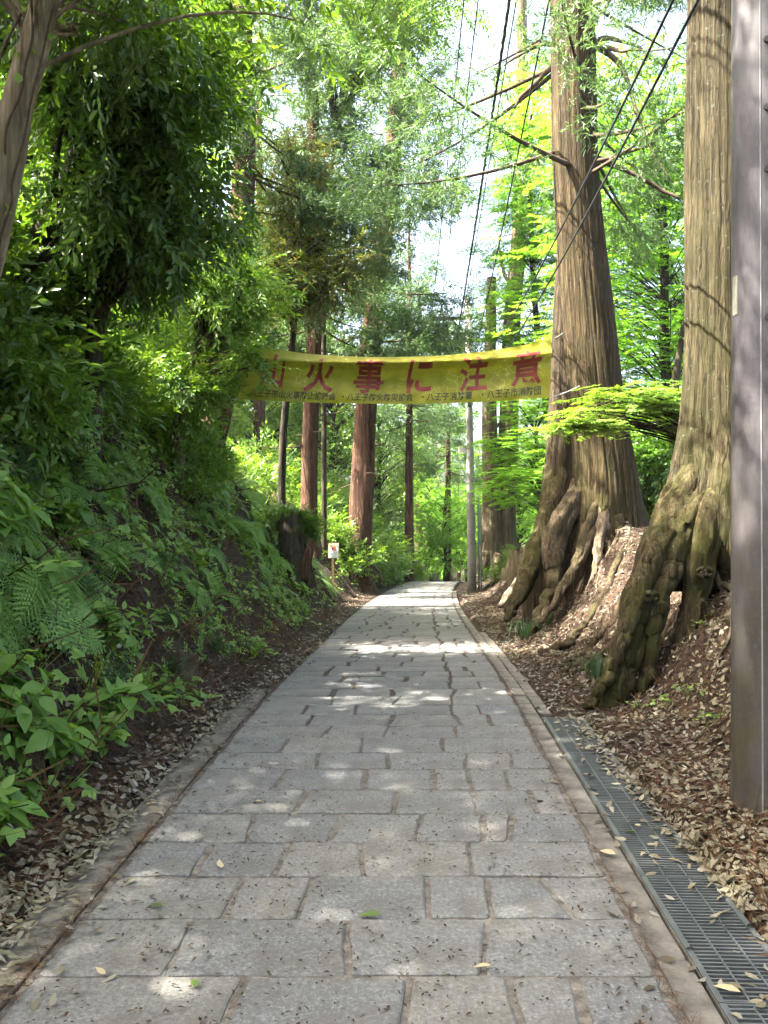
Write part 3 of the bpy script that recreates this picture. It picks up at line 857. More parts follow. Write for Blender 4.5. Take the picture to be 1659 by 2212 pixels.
# ------------------------------------------------------------------ near pole
def pole_mat():
    m, nt, out = new_mat('weathered_pole'); g = N(nt)
    co = g.n('ShaderNodeTexCoord').outputs['Object']
    v = g.n('ShaderNodeMapping'); v.inputs['Scale'].default_value = (5, 5, 1.2); g.l(co, v.inputs[0])
    n1 = g.noise(v.outputs[0], 1.0, 6, .65); n2 = g.noise(co, 30, 5, .7)
    c = g.ramp(n1, [(.38, (.036, .031, .033)), (.5, (.062, .055, .058)), (.62, (.098, .089, .092))])
    c = g.mix(g.ramp(n2, [(.5, 0.0), (.72, .5)]), c, (.10, .09, .083))
    sep = g.n('ShaderNodeSeparateXYZ'); g.l(co, sep.inputs[0])
    alg = g.math('MULTIPLY', g.ramp(g.math('DIVIDE', sep.outputs[2], 2.2), [(0, .85), (1, 0.0)]), g.ramp(g.noise(co, 5, 5, .7), [(.38, .25), (.62, 1.0)]))
    c = g.mix(alg, c, (.055, .048, .018))
    g.l(g.bsdf(c, .5, .4, g.bump(n2, .3, .006)), out.inputs[0]); return m
M['pole'] = pole_mat()
M['pole_seam'] = plain('worn_seam', (.22, .215, .22), .5, .4, 0, .3, 9)  # light grey that paints in the bright highlight along the pole's seam
M['iron'] = plain('dark_iron', (.035, .033, .032), .6, .4, .3)
M['tin'] = plain('pale_tin_plate', (.26, .25, .19), .5, .4, 0, .15, 30)
px0, pyd = 1.985, 4.3
zb = gz(px0, pyd)
tp = thing('utility_pole', 'thick weathered grey pole at the right edge, close to the camera', 'utility pole', (px0, pyd, zb))
hh = np.linspace(-.3, 9.2, 60)
V, F = tube(np.stack([hh*-.004, hh*0, hh], -1), .172-.0045*hh, 48)
add('shaft', mesh_quads('shaft', V, F, True), M['pole'], tp)
for k, zz in enumerate((2.48+zb*0, 3.22, 3.53, 3.87, 4.6, 5.3)):      # step bolts on the side facing the path
    b = MB(); az = -1.9; d = np.array([math.cos(az), math.sin(az), 0]); r0 = .172-.0045*zz; o = np.array([-.004*zz, 0, zz])
    e = np.array([.62, -.72, .42])*(.13 if k else .03)
    b.tube([d*(r0-.01)+o, d*r0+o+e], [.008, .008], 7); b.tube([d*(r0-.004)+o, d*(r0+.012)+o], [.016, .016], 8)
    b.build('step_bolt' if k else 'bolt', M['iron'], tp)
b = MB()                                                    # small plate curved round the shaft
for q in range(4):
    a = math.pi*1.0+.07*q; rp = .172-.0045*2.62+.002
    b.box((rp*math.cos(a)-.01, rp*math.sin(a), 2.62), (.003, .0125, .20), rz=a)
b.build('tin_plate', M['tin'], tp)
b = MB(); zs = np.linspace(.0, 9.0, 30); az = -2.1  # thin strip up the shaft, its highlight put in as pale colour
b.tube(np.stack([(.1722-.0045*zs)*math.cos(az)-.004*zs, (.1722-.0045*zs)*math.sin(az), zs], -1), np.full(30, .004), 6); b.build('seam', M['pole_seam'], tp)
b = MB(); b.box((-.42, -.06, 8.4), (1.25, .09, .09)); b.build('cross_arm', M['iron'], tp)
for zz in (1.25, 3.4):
    a = np.linspace(0, 2*math.pi, 33); rr0 = .172-.0045*zz+.003
    pass

# ------------------------------------------------------------------ far utility pole and wires
M['pole_far'] = plain('concrete_pole', (.30, .285, .25), .85, .2, 0, .25, 5, .3)
M['wire'] = plain('black_cable', (.012, .012, .013), .6, .3)
M['ceramic'] = plain('insulator_ceramic', (.3, .3, .28), .3, .5)
DP = 25.0
pb = at(1020, 1265, DP); pb[2] = gz(pb[0], DP)
pf = thing('utility_pole', 'slim concrete utility pole with cross arm far up the path', 'utility pole', pb)
b = MB(); b.tube([(0, 0, -.2), (-.14, 0, 8.0 - pb[2])], [.135, .085], 14, rough=.02); b.build('shaft', M['pole_far'], pf, smooth=True)
top = lambda px, py, dd=0: at(px, py, DP+dd) - pb
b = MB(); c0, c1 = top(926, 689), top(1020, 687); b.box((c0+c1)/2, (c1[0]-c0[0], .09, .08)); arm = b.build('cross_arm', M['iron'], pf)
b = MB(); b.tube([top(976, 690), top(1008, 726)], [.02, .02], 6); b.build('arm_brace', M['iron'], pf)
for q, px in enumerate((932, 950, 962, 976, 988, 1000)):
    b = MB(); p = top(px, 684); b.tube([p, p+[0, 0, .07], p+[0, 0, .075], p+[0, 0, .15]], [.02, .02, .045, .03], 8); b.build('insulator', M['ceramic'], arm)
b = MB(); p = top(953, 712); b.box(p, (.42, .3, .26)); b.box(p+[0, 0, .16], (.3, .22, .06)); b.build('switch_box', M['iron'], pf)
b = MB(); p = top(990, 752); b.box(p, (.55, .06, .05)); b.build('lower_arm', M['iron'], pf)
for q, (x0, y0, x1, y1, sg) in enumerate([(955, 730, 970, 765, .15), (965, 722, 1000, 760, .2), (935, 690, 953, 700, .25), (950, 735, 1008, 770, .35), (975, 770, 1008, 790, .2), (960, 765, 985, 775, .25)]):
    a, c = top(x0, y0, -.1), top(x1, y1, -.1); b = MB(); b.tube(bez(a, (a+c)/2-[0, 0, sg*2], c, 10), [.016]*10, 5); b.build('loop_cable', M['wire'], pf)
for q, (o, h0, r) in enumerate([(.20, 2.9, .030), (.27, 2.6, .024)]):
    b = MB(); b.tube([(o, -.06, -.1), (o-.02, -.06, h0)], [r, r], 8); b.build('conduit', M['steel'], pf)
for z in (.5, 1.5, 2.4):
    b = MB(); b.box((.1, -.06, z), (.42, .04, .03)); b.build('strap', M['steel'], pf)
b = MB(); p = top(1003, 972); b.box(p, (.34, .12, .18)); b.build('meter_box', M['pole_far'], pf)

def wire(label, a, c, sag, r, twist=0):
    t = np.linspace(0, 1, 60)[:, None]
    P = a*(1-t)+c*t - np.array([0, 0, 1.0])*sag*4*t*(1-t)
    m = MB()
    if twist:
        s = t[:, 0]*0
        tt = np.linspace(0, 1, 420)[:, None]; Q = a*(1-tt)+c*tt - np.array([0, 0, 1.0])*sag*4*tt*(1-tt)
        for ph in (0, 2.1, 4.2):
            an = tt[:, 0]*np.linalg.norm(c-a)*9+ph
            m.tube(Q + np.stack([np.cos(an), an*0, np.sin(an)], -1)*r*.9, np.full(420, r), 5, cap=False)
    else:
        m.tube(P, np.full(60, r), 5, cap=False)
    o = m.build('overhead_cable', M['wire'], None, P[0]); o.location = P[0]
    return tag(o, label, 'cable', 'overhead cables')
near = np.array([px0, pyd, zb])
wire('thick twisted black cable hanging over the middle of the path', at(985, 740, DP), near+[-.72, -.06, 8.4], .25, .012, 1)
wire('plain black cable right of the thick twisted cable', at(1030, 742, DP), near+[-.30, -.06, 8.4], .25, .014)
wire('thin cable left of the thick twisted cable, ending at the cross arm', at(950, 682, DP), near+[-1.0, -.06, 8.45], .15, .010)
wire('leftmost thin cable ending at the tip of the cross arm', at(932, 682, DP), near+[-1.15, -.3, 8.6], .2, .010)
wire('thin cable crossing the sky gap beside the thick twisted cable', at(1000, 682, DP), near+[-.6, -.06, 8.45], .12, .010)
wire('black cable slanting across the great cedar, the upper of two', at(1012, 800, DP), near+[-.16, -.05, 4.85], .5, .011)
wire('black cable slanting across the great cedar, the lower of two', at(1012, 840, DP), near+[-.16, -.05, 4.55], .5, .011)

# ------------------------------------------------------------------ banner
def banner_mat():
    m, nt, out = new_mat('yellow_vinyl'); g = N(nt)
    co = g.n('ShaderNodeTexCoord').outputs['Object']
    n1 = g.noise(co, 4.0, 5, .65)
    c = g.ramp(n1, [(.38, (.21, .205, .010)), (.62, (.30, .285, .018))])
    w = g.n('ShaderNodeMix'); w.data_type = 'VECTOR'
    nz = g.n('ShaderNodeTexNoise'); nz.inputs['Scale'].default_value = 9; g.l(co, nz.inputs['Vector'])
    w.inputs[0].default_value = .12; g.l(co, w.inputs[4]); g.l(nz.outputs[1], w.inputs[5])
    e = g.voro(w.outputs[1], 7.5, 'DISTANCE_TO_EDGE')
    cr = g.math('MULTIPLY', g.ramp(e, [(.0, 1.0), (.022, 0.0)]), g.ramp(g.noise(co, 2.2, 3), [(.47, 0.0), (.58, 1.0)]))
    c = g.mix(cr, c, (.62, .55, .16))
    h = g.mix(.5, g.noise(co, 14, 5, .6), e)
    p = g.bsdf(c, .5, .35, g.bump(h, .5, .02)); t = g.n('ShaderNodeBsdfTranslucent'); g.l(c, t.inputs[0])
    mx = g.n('ShaderNodeMixShader'); mx.inputs[0].default_value = .40
    g.l(p, mx.inputs[1]); g.l(t.outputs[0], mx.inputs[2]); g.l(mx.outputs[0], out.inputs[0]); return m
M['banner'] = banner_mat()
M['red_print'] = plain('red_print', (.165, .018, .012), .5, .3, 0, .35, 9, .1)
M['black_print'] = plain('black_print', (.02, .022, .014), .5, .3, 0, .3, 12, .1)
DB = 11.6
tx = np.array([535, 620, 720, 830, 940, 1040, 1120, 1191]); ty = np.array([743, 757, 767, 770.5, 767, 758.5, 747, 731.])
bx = np.array([514, 600, 700, 830, 950, 1060, 1130, 1188]); by = np.array([863, 866.5, 870.5, 873, 871, 867, 863.5, 858.])
ct, cb = np.polyfit(tx, ty, 4), np.polyfit(bx, by, 4)
def banner_pt(s, t):
    """s 0..1 left to right, t 0..1 bottom to top"""
    s, t = np.broadcast_arrays(np.asarray(s, float), np.asarray(t, float))
    xt, xb = 535+s*656, 514+s*674
    yt, yb = np.polyval(ct, xt), np.polyval(cb, xb)
    px, py = xb+(xt-xb)*t, yb+(yt-yb)*t
    X, Z = (px-CX)/F_PX*DB, CAM_Z-(py-CY)/F_PX*DB
    fold = 4*s*(1-s)
    roll = .84 - .10*(1-fold)
    Y = DB - .15*np.exp(-((t-roll)/.085)**2)*(.35+.65*fold) + .07*np.exp(-((t-.5)/.22)**2)*fold + .30*np.maximum(0, t-roll)*fold
    Y = Y + .016*vn(s*14, t*3.5, 0, 31) + .010*vn(s*34, t*9, 0, 32) + .03*np.sin((s*1.2+t*.55)*16)*np.clip((s-.68)*3, 0, 1)*(1-t*.6)
    Y = Y + .02*vn(s*5, t*1.6, 0, 33)
    return np.stack([X, Y, Z], -1)
ns, nt_ = 200, 44
S_, T_ = np.meshgrid(np.linspace(0, 1, ns), np.linspace(0, 1, nt_), indexing='ij')
BV = banner_pt(S_, T_).reshape(-1, 3)
ii = (np.arange(ns-1)[:, None]*nt_ + np.arange(nt_-1)[None]).ravel()
locb = banner_pt(.5, 0.)
tb = thing('banner', 'yellow fire warning banner with red Japanese letters hung across the path', 'banner', locb)
add('cloth', mesh_quads('cloth', BV-locb, np.stack([ii, ii+nt_, ii+nt_+1, ii+1], -1), True), M['banner'], tb)

def lettering(name, text, px0_, px1_, t0, t1, mat, off, sq=1.0):
    """print laid on the cloth surface, 4 mm in front of it"""
    cu = bpy.data.curves.new('txt', 'FONT'); cu.body = text; cu.size = 1; cu.offset = off; cu.resolution_u = 3
    ob = bpy.data.objects.new('txt', cu); COL.objects.link(ob)
    dg = bpy.context.evaluated_depsgraph_get(); dg.update()
    me = ob.evaluated_get(dg).to_mesh()
    import bmesh
    bm = bmesh.new(); bm.from_mesh(me)
    bpy.data.objects.remove(ob)
    bmesh.ops.triangulate(bm, faces=bm.faces[:])
    if t1-t0 > .4:
        for _ in range(3):
            long = [e for e in bm.edges if e.calc_length() > .11]
            if long: bmesh.ops.subdivide_edges(bm, edges=long, cuts=1); bmesh.ops.triangulate(bm, faces=bm.faces[:])
    co = np.array([v.co[:] for v in bm.verts]); fc = [[v.index for v in f.verts] for f in bm.faces]
    bm.free()
    lo, hi = co.min(0), co.max(0)
    if t1-t0 < .4: lo[1], hi[1] = -.12, .88
    s0, s1 = (px0_-522)/664, (px1_-522)/664
    s = s0 + (co[:, 0]-lo[0])/(hi[0]-lo[0])*(s1-s0); t = t0 + (co[:, 1]-lo[1])/(hi[1]-lo[1])*(t1-t0)
    P = banner_pt(s, t); P[:, 1] -= .006
    n = np.cross(P[fc[0][1]]-P[fc[0][0]], P[fc[0][2]]-P[fc[0][0]])
    return add(name, mesh_py(name, P-locb, fc), mat, tb)
for ch_, a, c, t0, t1 in (('山', 566, 610, .28, .90), ('火', 655, 719, .22, .90), ('事', 761, 826, .22, .92), ('に', 876, 930, .22, .90), ('注', 990, 1050, .22, .90), ('意', 1102, 1166, .24, .88)):
    lettering('letter', ch_, a, c, t0, t1, M['red_print'], .022)
for tx_, a, c in (('八王子市山火事防止協議会', 545, 728), ('・八王子防火防災協会', 742, 893), ('・八王子消防署', 912, 1019), ('・八王子市消防団', 1040, 1166)):
    lettering('small_lettering', tx_, a, c, .055, .225, M['black_print'], .012)
M['cord'] = plain('pale_cord', (.35, .33, .28), .8, .2)
for a, c in ((banner_pt(1., 0.), at(1252, 834, 11.95)), (banner_pt(1., 1.), at(1215, 720, 12.3)), (banner_pt(0., 1.), np.array([-2.9, 11.7, 4.05])), (banner_pt(0., 0.), np.array([-2.9, 11.7, 3.2]))):
    m = MB(); m.tube(bez(a, (a+c)/2-[0, 0, .03], c, 8), [.007]*8, 5); m.build('cord', M['cord'], tb, locb)

# ------------------------------------------------------------------ small sign
DS = 20.0
sb = at(719, 1265, DS); sb[2] = gz(sb[0], DS)
ts = thing('sign', 'small white no-smoking notice on a wooden post on the left bank', 'sign', sb)
M['wood_new'] = plain('pale_timber', (.42, .29, .13), .7, .2, 0, .2, 20)
M['white'] = plain('white_board', (.72, .71, .66), .5, .3, 0, .06)
M['gold'] = plain('yellow_strip', (.45, .38, .05), .5, .3)
M['red'] = plain('red_ring', (.35, .03, .03), .5, .3)
M['grey_print'] = plain('grey_print', (.25, .27, .28), .6, .2)
H0 = CAM_Z - (1173-CY)/F_PX*DS - sb[2]
b = MB(); b.box((0, 0, (H0-.1)/2-.08), (.055, .045, H0+.05)); b.build('post', M['wood_new'], ts)
bh = .365; zc = H0-bh/2
b = MB(); b.box((.02, -.035, zc), (.26, .02, bh)); board = b.build('board', M['wood_new'], ts)
b = MB(); b.box((.02, -.047, zc), (.225, .008, bh-.035)); b.build('notice', M['white'], board)
b = MB(); b.box((.02, -.053, zc+.125), (.17, .006, .03)); b.build('title_strip', M['gold'], board)
a = np.linspace(0, 2*math.pi, 21)
b = MB(); b.tube(np.stack([.025+.045*np.cos(a), a*0-.054, zc+.045+.045*np.sin(a)], -1), np.full(21, .010), 6, cap=False); b.tube([(-.007, -.055, zc+.077), (.057, -.055, zc+.013)], [.007, .007], 6); b.build('prohibition_ring', M['red'], board)
b = MB(); b.box((.025, -.0535, zc+.045), (.055, .004, .014)); b.build('cigarette_symbol', M['black_print'], board)
for q in range(4):
    b = MB(); b.box((.02, -.053, zc-.045-.028*q), (.17 if q < 3 else .12, .004, .008)); b.build('text_line', M['grey_print'], board)
# ------------------------------------------------------------------ other trees
def tree(name, label, base, trunk_pts, trunk_r, crowns, leafmat, barkmat, group=None, n=14, extra_limbs=(), seed=0, rough=.10, bark_vary=None):
    """base (x, y); trunk_pts are world points from the soil up; crowns = [(arrays, limbs)] in world coordinates"""
    loc = np.array([base[0], base[1], gz(*base)])
    t = thing(name, label, 'tree', loc, group=group)
    limbs = [l for _, ls in crowns for l in ls] + list(extra_limbs)
    V, F = wood(trunk_pts, trunk_r, limbs, n, rough, seed, vary=bark_vary)
    add('trunk', mesh_quads('trunk', V-loc, F, True), barkmat, t)
    if crowns:
        V, F = join([c for c, _ in crowns])
        add('crown', mesh_quads('crown', V-loc, F), leafmat, t)
    return t

def px_trunk(d, pts, down=.3):
    """trunk traced on the raster at distance d, foot carried into the soil"""
    P = np.array([at(a, b, d) for a, b in pts])
    f = P[0].copy(); g0 = gz(f[0], f[1])
    if g0 < f[2]-.05:
        P = np.vstack([[f[0]-(P[1][0]-f[0])*.3, f[1], g0-down], P])
    else:
        P[0][2] = g0-down
    return P

def shift(cr, off):
    (V, F), L = cr
    return (V+off, F), [(p+off, r) for p, r in L]

# --- left-hand cedars
CED = []
for k, (d, pts, r0, r1, lab, H, h0, nl, reach) in enumerate([
    (18.0, [(452,960), (478,850), (505,620), (523,450), (528,250), (522,0), (516,-400), (512,-900)], .36, .15, 'red-barked cedar rising from the bank left of the banner', 17, 6.4, 46, 2.2),
    (22.0, [(667,1085), (671,900), (679,700), (680,500), (678,300), (672,150), (664,0), (655,-500)], .24, .12, 'slender red cedar behind the banner, above the broken stump', 16, 5.6, 50, 1.8),
    (25.0, [(776,1205), (782,1050), (790,900), (805,700), (828,520), (848,350), (862,150), (872,0), (880,-350)], .40, .2, 'leaning red cedar behind the banner with roots down the bank by the sign', 18, 6.8, 66, 3.0)]):
    P = px_trunk(d, pts); loc = np.array([P[0][0], P[0][1], gz(P[0][0], P[0][1])])
    t = thing('cedar_tree', lab, 'tree', loc, group='red cedars on the left bank')
    pts_, rr = resample(P, np.linspace(r0, r1, len(P)), 60)
    V, F = tube(pts_, rr, 28, vary=flare([(a, r0*.5, .5, .35) for a in (.4, 2.3, 4.0, 5.2)], P[0][2]+.2, .05, 5, k*3+40))
    add('trunk', mesh_quads('trunk', V-loc, F, True), M['bark_red'], t)
    (V, F), limbs = cedar_crown(200+k, H, h0, nl, reach, 72, bare=9, temps=T_NEEDLE_FAR)
    def bend(Q):
        Q = np.asarray(Q).copy(); z = Q[..., 2]
        zz = pts_[:, 2]-loc[2]
        Q[..., 0] += np.interp(z, zz, pts_[:, 0]-loc[0]); Q[..., 1] += np.interp(z, zz, pts_[:, 1]-loc[1]); return Q
    add('crown', mesh_quads('crown', bend(V), F), M['needle'], t)
    add_branches(t, limbs, M['twig'], bend)
    CED.append(t)
    if k == 2:                       # its roots hang over the cut bank
        for q, rp in enumerate([[(783,1180,.14,-.1), (788,1205,.1,-.3), (798,1225,.08,-.5), (812,1240,.06,-.7), (820,1258,.03,-.8)], [(790,1175,.1,-.1), (800,1212,.06,-.3), (815,1232,.05,-.5), (826,1262,.03,-.6)],
                                [(775,1190,.1,-.2), (790,1208,.06,-.5), (802,1214,.04,-.6)], [(800,1238,.03,-.6), (808,1250,.03,-.8), (800,1262,.02,-.9)]]):
            PP, r2 = trace(25.0, rp); root_part(t, loc, PP, r2, M['root'], 8, 20, seed=60+q, gnarl=.04)

# --- twin pale trunks far right, beside the far pole
D4 = 27.0
loc = at(1078, 1222, D4); loc[2] = gz(loc[0], loc[1])
t = thing('cedar_tree', 'sunlit twin-trunk cedar beside the far utility pole', 'tree', loc, group='cedars far up the path')
for k, (pts, r0, r1) in enumerate([([(1062,1240), (1062,1100), (1058,950), (1058,800), (1062,600)], .36, .15), ([(1092,1240), (1092,1100), (1098,920), (1106,700), (1118,550), (1124,420), (1126,200), (1128,-100)], .38, .16)]):
    P = np.array([at(a, b, D4+.15*k) for a, b in pts]); pts_, rr = resample(P, np.linspace(r0, r1, len(P)), 50)
    V, F = tube(pts_, rr, 24, vary=flare([(a, .2, .5, .4) for a in (.2, 2.6, 3.4, 4.4, 5.4)], P[0][2]+.3, .05, 5, 70+k))
    add('trunk', mesh_quads('trunk', V-loc, F, True), M['bark_pale'], t)
for q, rp in enumerate([[(1070,925,.06,-.1), (1078,915,.05,-.1), (1085,905,.04,0), (1095,890,.03,.1)], [(1108,620,.07,0), (1092,600,.06,0), (1082,570,.05,0), (1078,540,.045,0), (1082,505,.03,0)], [(1112,560,.05,0), (1128,545,.03,0), (1150,535,.015,0)],
                        [(1050,1195,.16,-.3), (1040,1230,.1,-.6), (1032,1258,.04,-.9)], [(1075,1200,.14,-.4), (1068,1240,.08,-.8), (1062,1262,.03,-1)], [(1100,1200,.14,-.4), (1110,1235,.08,-.7), (1118,1258,.03,-.9)]]):
    PP, r2 = trace(D4, rp); root_part(t, loc, PP, r2, M['bark_pale'], 9, 20, seed=80+q, name='branch' if q < 3 else 'root', gnarl=.05)
(V, F), limbs = cedar_crown(231, 15, 7.5, 30, 1.5, 26, bare=2)
off = np.array([.6, .1, 0]); add('crown', mesh_quads('crown', V+off, F), M['needle'], t)
add_branches(t, limbs, M['twig'], lambda p: p+off)

# --- evergreen broadleaf trees at upper left
def ell(seed, axis_pts, px, py, d, rx, ry, rz, clumps, per, cr, temps, **k):
    return broad_crown(seed, axis_pts, at(px, py, d), (rx, ry, rz), clumps, per, cr, temps, **k)

P = px_trunk(5.6, [(-70,760), (-22,520), (5,400), (40,230), (75,90), (95,0), (128,-200), (170,-520), (190,-900)])
c1 = ell(301, P, 190, -360, 5.9, 2.1, 2.2, 1.30, 42, 14, .36, T_EVER, hang=.45, limb_r=.018)
c4 = broad_crown(304, P, (-1.5, 3.9, 9.0), (1.5, 1.3, .9), 26, 13, .36, T_EVER, hang=.45, limb_r=.015)
c2 = ell(302, P, 240, -20, 6.5, .75, 1.2, .5, 14, 13, .24, T_EVER, hang=.5, limb_r=.014)
t = tree('evergreen_tree', 'pale-barked tree leaning in at the top left corner, ivy on its trunk', P[0][:2], P, np.linspace(.125, .075, len(P)), [c1, c2, c4], M['leaf_evergreen'], M['bark_tan'], 'broadleaf trees on the left bank', 18, seed=5)
loc = np.array(t.location)
g = np.random.default_rng(5)
pp, _ = resample(P[1:7], np.full(6, .15), 60)
ivy = pp[g.integers(0, 60, 46)] + unit(g.normal(size=(46, 3)))*.15
V, F = scatter([leaf2(.075, .07), leaf2(.06, .06)], ivy, frames(g.normal(size=(46, 3))+[.2, -.3, -.8], unit(ivy-pp[30]+g.normal(size=(46, 3))*.2)), g.uniform(.7, 1.4, 46), g)
add('ivy', mesh_quads('ivy', V-loc, F), M['leaf_blue'], t)
for q in range(3):
    st = pp[::6] + np.array([.13*math.cos(q*1.3+3.6), -.10, 0]) + g.normal(size=(10, 3))*.02
    V, F = tube(*resample(st, np.full(10, .009), 40), 5); add('ivy_stem', mesh_quads('ivy_stem', V-loc, F, True), M['twig'], t)

P = px_trunk(8.0, [(40,600), (70,545), (110,460), (150,380), (175,290), (205,180), (230,60)])
cr = [ell(311, P, 190, 330, 7.8, .75, .9, 1.15, 28, 13, .24, T_EVER, hang=.5), ell(312, P, 270, 110, 8.0, .8, 1.0, .8, 26, 13, .26, T_EVER, hang=.5), ell(315, P, 130, 60, 7.6, .7, .9, .8, 26, 15, .26, T_EVER, hang=.5)]
tree('evergreen_tree', 'dark leaning evergreen on the upper left bank under drooping foliage', P[0][:2], P, np.linspace(.12, .05, len(P)), cr, M['leaf_evergreen'], M['bark_dark'], 'broadleaf trees on the left bank', seed=6)
P = px_trunk(8.6, [(205,735), (222,670), (245,590), (282,490), (310,380), (345,250), (370,130)])
cr = [ell(313, P, 355, 330, 8.3, .6, .8, .95, 28, 13, .22, T_EVER, hang=.55), ell(314, P, 370, 140, 8.6, .45, .8, .75, 22, 13, .24, T_EVER, hang=.5), ell(316, P, 300, 500, 8.6, .7, .7, .55, 24, 13, .22, T_EVER, hang=.5), ell(317, P, 140, 560, 9.0, .8, .8, .5, 26, 13, .24, T_EVER, hang=.4)]
tree('evergreen_tree', 'thin dark evergreen leaning right, second dark stem from the left edge', P[0][:2], P, np.linspace(.095, .04, len(P)), cr, M['leaf_evergreen'], M['bark_dark'], 'broadleaf trees on the left bank', seed=7)

# --- fresh green tree in front of the banner's left end
P = px_trunk(11.7, [(388,930), (400,850), (420,760), (450,680), (480,600)])
cr = [ell(321, P, 450, 770, 12.3, .6, .35, .5, 34, 15, .17, T_FRESH, hang=.25), ell(322, P, 490, 640, 11.3, .6, .6, .5, 30, 15, .2, T_FRESH), ell(323, P, 400, 840, 11.4, .4, .5, .45, 22, 14, .2, T_FRESH), ell(324, P, 545, 785, 11.15, .24, .15, .18, 5, 11, .09, T_FRESH)]
tree('leafy_tree', 'fresh green small tree overlapping the left end of the banner', P[0][:2], P, np.linspace(.09, .04, len(P)), cr, M['leaf_fresh'], M['bark_pale'], 'broadleaf trees on the left bank', seed=8)
# --- tree with rusty young leaves
P = px_trunk(19.0, [(610,980), (620,850), (635,700), (640,560), (632,420), (622,300)])
cr = [ell(331, P, 715, 585, 18.8, .95, .9, .85, 40, 18, .26, T_SMALL, size=1.5), ell(332, P, 640, 400, 19, .7, .8, 1.3, 36, 16, .28, T_SMALL, size=1.5), ell(333, P, 620, 600, 18.6, .8, .8, .9, 30, 16, .28, T_SMALL, size=1.5)]
tree('leafy_tree', 'tree with rusty orange young leaves above the left half of the banner', P[0][:2], P, np.linspace(.10, .04, len(P)), cr, M['leaf_rust'], M['bark_dark'], 'broadleaf trees on the left bank', seed=9)
# --- deciduous crown high over the path
P = px_trunk(23.0, [(700,1100), (700,900), (700,600), (712,400), (745,180), (780,60), (820,-60)])
cr = [ell(341, P, 880, 0, 20, 1.9, 1.6, .9, 46, 15, .30, T_FRESH, size=1.3, flat=.4), ell(342, P, 760, 100, 20.5, 1.1, 1.2, 1.2, 30, 15, .34, T_FRESH, size=1.3)]
tree('leafy_tree', 'thin tree whose light green leaves fill the top centre above the banner', P[0][:2], P, np.linspace(.08, .04, len(P)), cr, M['leaf_fresh'], M['bark_dark'], 'broadleaf trees on the left bank', seed=10)

# --- maples on the right
def maple(label, base, pts, r0, crowns, seed, temps=None, leaf='leaf_maple', d=None):
    P = np.array([[base[0], base[1], gz(*base)-.3]] + [list(p) for p in pts])
    cr = []
    for k, (px, py, dd, rx, ry, rz, cl, per, crr) in enumerate(crowns):
        cr.append(ell(seed*10+k, P, px, py, dd, rx, ry, rz, cl, per, crr, temps or T_MAPLE_FAR, flat=.16, horiz=True, limb_r=.012))
    return tree('maple_tree', label, base, P, np.linspace(r0, r0*.35, len(P)), cr, M[leaf], M['bark_dark'], 'maples on the right slope', seed=seed)
maple('bright green maple between the great cedar and the mossy cedar', (6.0, 16.5), [(5.8, 16.4, 2), (5.5, 16.2, 4.5), (5.4, 16, 7), (5.2, 16, 9.5)], .14,
      [(1400, 640, 16.5, 2.2, 1.8, 2.6, 86, 14, .52), (1420, 300, 16.5, 2.0, 1.8, 1.6, 56, 14, .5), (1420, 950, 15.5, 1.2, 1.2, .8, 30, 15, .40)], 41)
maple('tall bright maple left of the great cedar, beside the strip of white sky', (4.9, 23), [(4.7, 23, 3), (4.3, 23, 6), (4.1, 23, 9), (4.0, 23, 12)], .13,
      [(1150, 430, 22.5, 1.15, 1.2, 2.6, 80, 15, .40), (1140, 700, 22, 1.1, 1.2, 1.3, 44, 15, .40), (1195, 250, 23, 1.2, 1.2, 1.6, 36, 15, .42)], 42)
maple('low layered maple spreading beside the far utility pole', (3.9, 19.4), [(3.8, 19.4, 1.2), (3.6, 19.3, 2.4), (3.5, 19.2, 3.4)], .07,
      [(1125, 1045, 18.5, .85, .9, .55, 34, 12, .26), (1120, 960, 19, .9, .9, .45, 28, 12, .26), (1150, 880, 19.2, .75, .8, .45, 20, 12, .28)], 43, T_MAPLE)
maple('young maple reaching a leafy branch across the foot of the great cedar', (4.35, 10.3), [(4.2, 10.3, 1.8), (3.9, 10.1, 2.4), (3.4, 9.9, 2.75), (2.9, 9.8, 2.8)], .03,
      [(1390, 862, 9.7, .62, .45, .17, 26, 9, .18), (1280, 905, 9.7, .38, .4, .10, 13, 9, .14), (1470, 900, 9.9, .4, .5, .25, 14, 9, .2), (1225, 920, 9.7, .14, .2, .05, 4, 7, .1)], 44, T_MAPLE, 'leaf_shrub')
maple('broad maple lit from above at the right, low behind the mossy cedar', (9.0, 21), [(8.8, 21, 1), (8.4, 21, 3.5), (8, 21, 6)], .09,
      [(1460, 820, 21, 2.4, 2.2, 1.6, 80, 15, .44), (1440, 1010, 20, 2.2, 1.8, .9, 50, 15, .42), (1330, 560, 22, 1.6, 2, 2.2, 60, 15, .44)], 45)
maple('tall maple filling the gap between the two great cedars from behind', (10.2, 25.5), [(10, 25.5, 2), (9.2, 25.4, 6), (8.6, 25.3, 10)], .08,
      [(1390, 420, 25, 2.2, 1.6, 2.4, 70, 15, .6), (1440, 640, 25, 2.0, 1.6, 1.8, 54, 15, .6), (1310, 800, 25.5, 1.4, 1.4, 2.0, 36, 15, .6)], 47)
maple('distant maple low between the far pole and the great cedar', (7.5, 33), [(7.4, 33, 1), (7.2, 33, 4), (7, 33, 7)], .14,
      [(1160, 1010, 32, 2.0, 2, 1.5, 30, 13, .5), (1170, 820, 33, 2.0, 2, 1.7, 30, 13, .5), (1130, 620, 34, 1.4, 2, 2.0, 22, 13, .5), (1050, 960, 36, 1.3, 2, 1.6, 24, 13, .5)], 46)
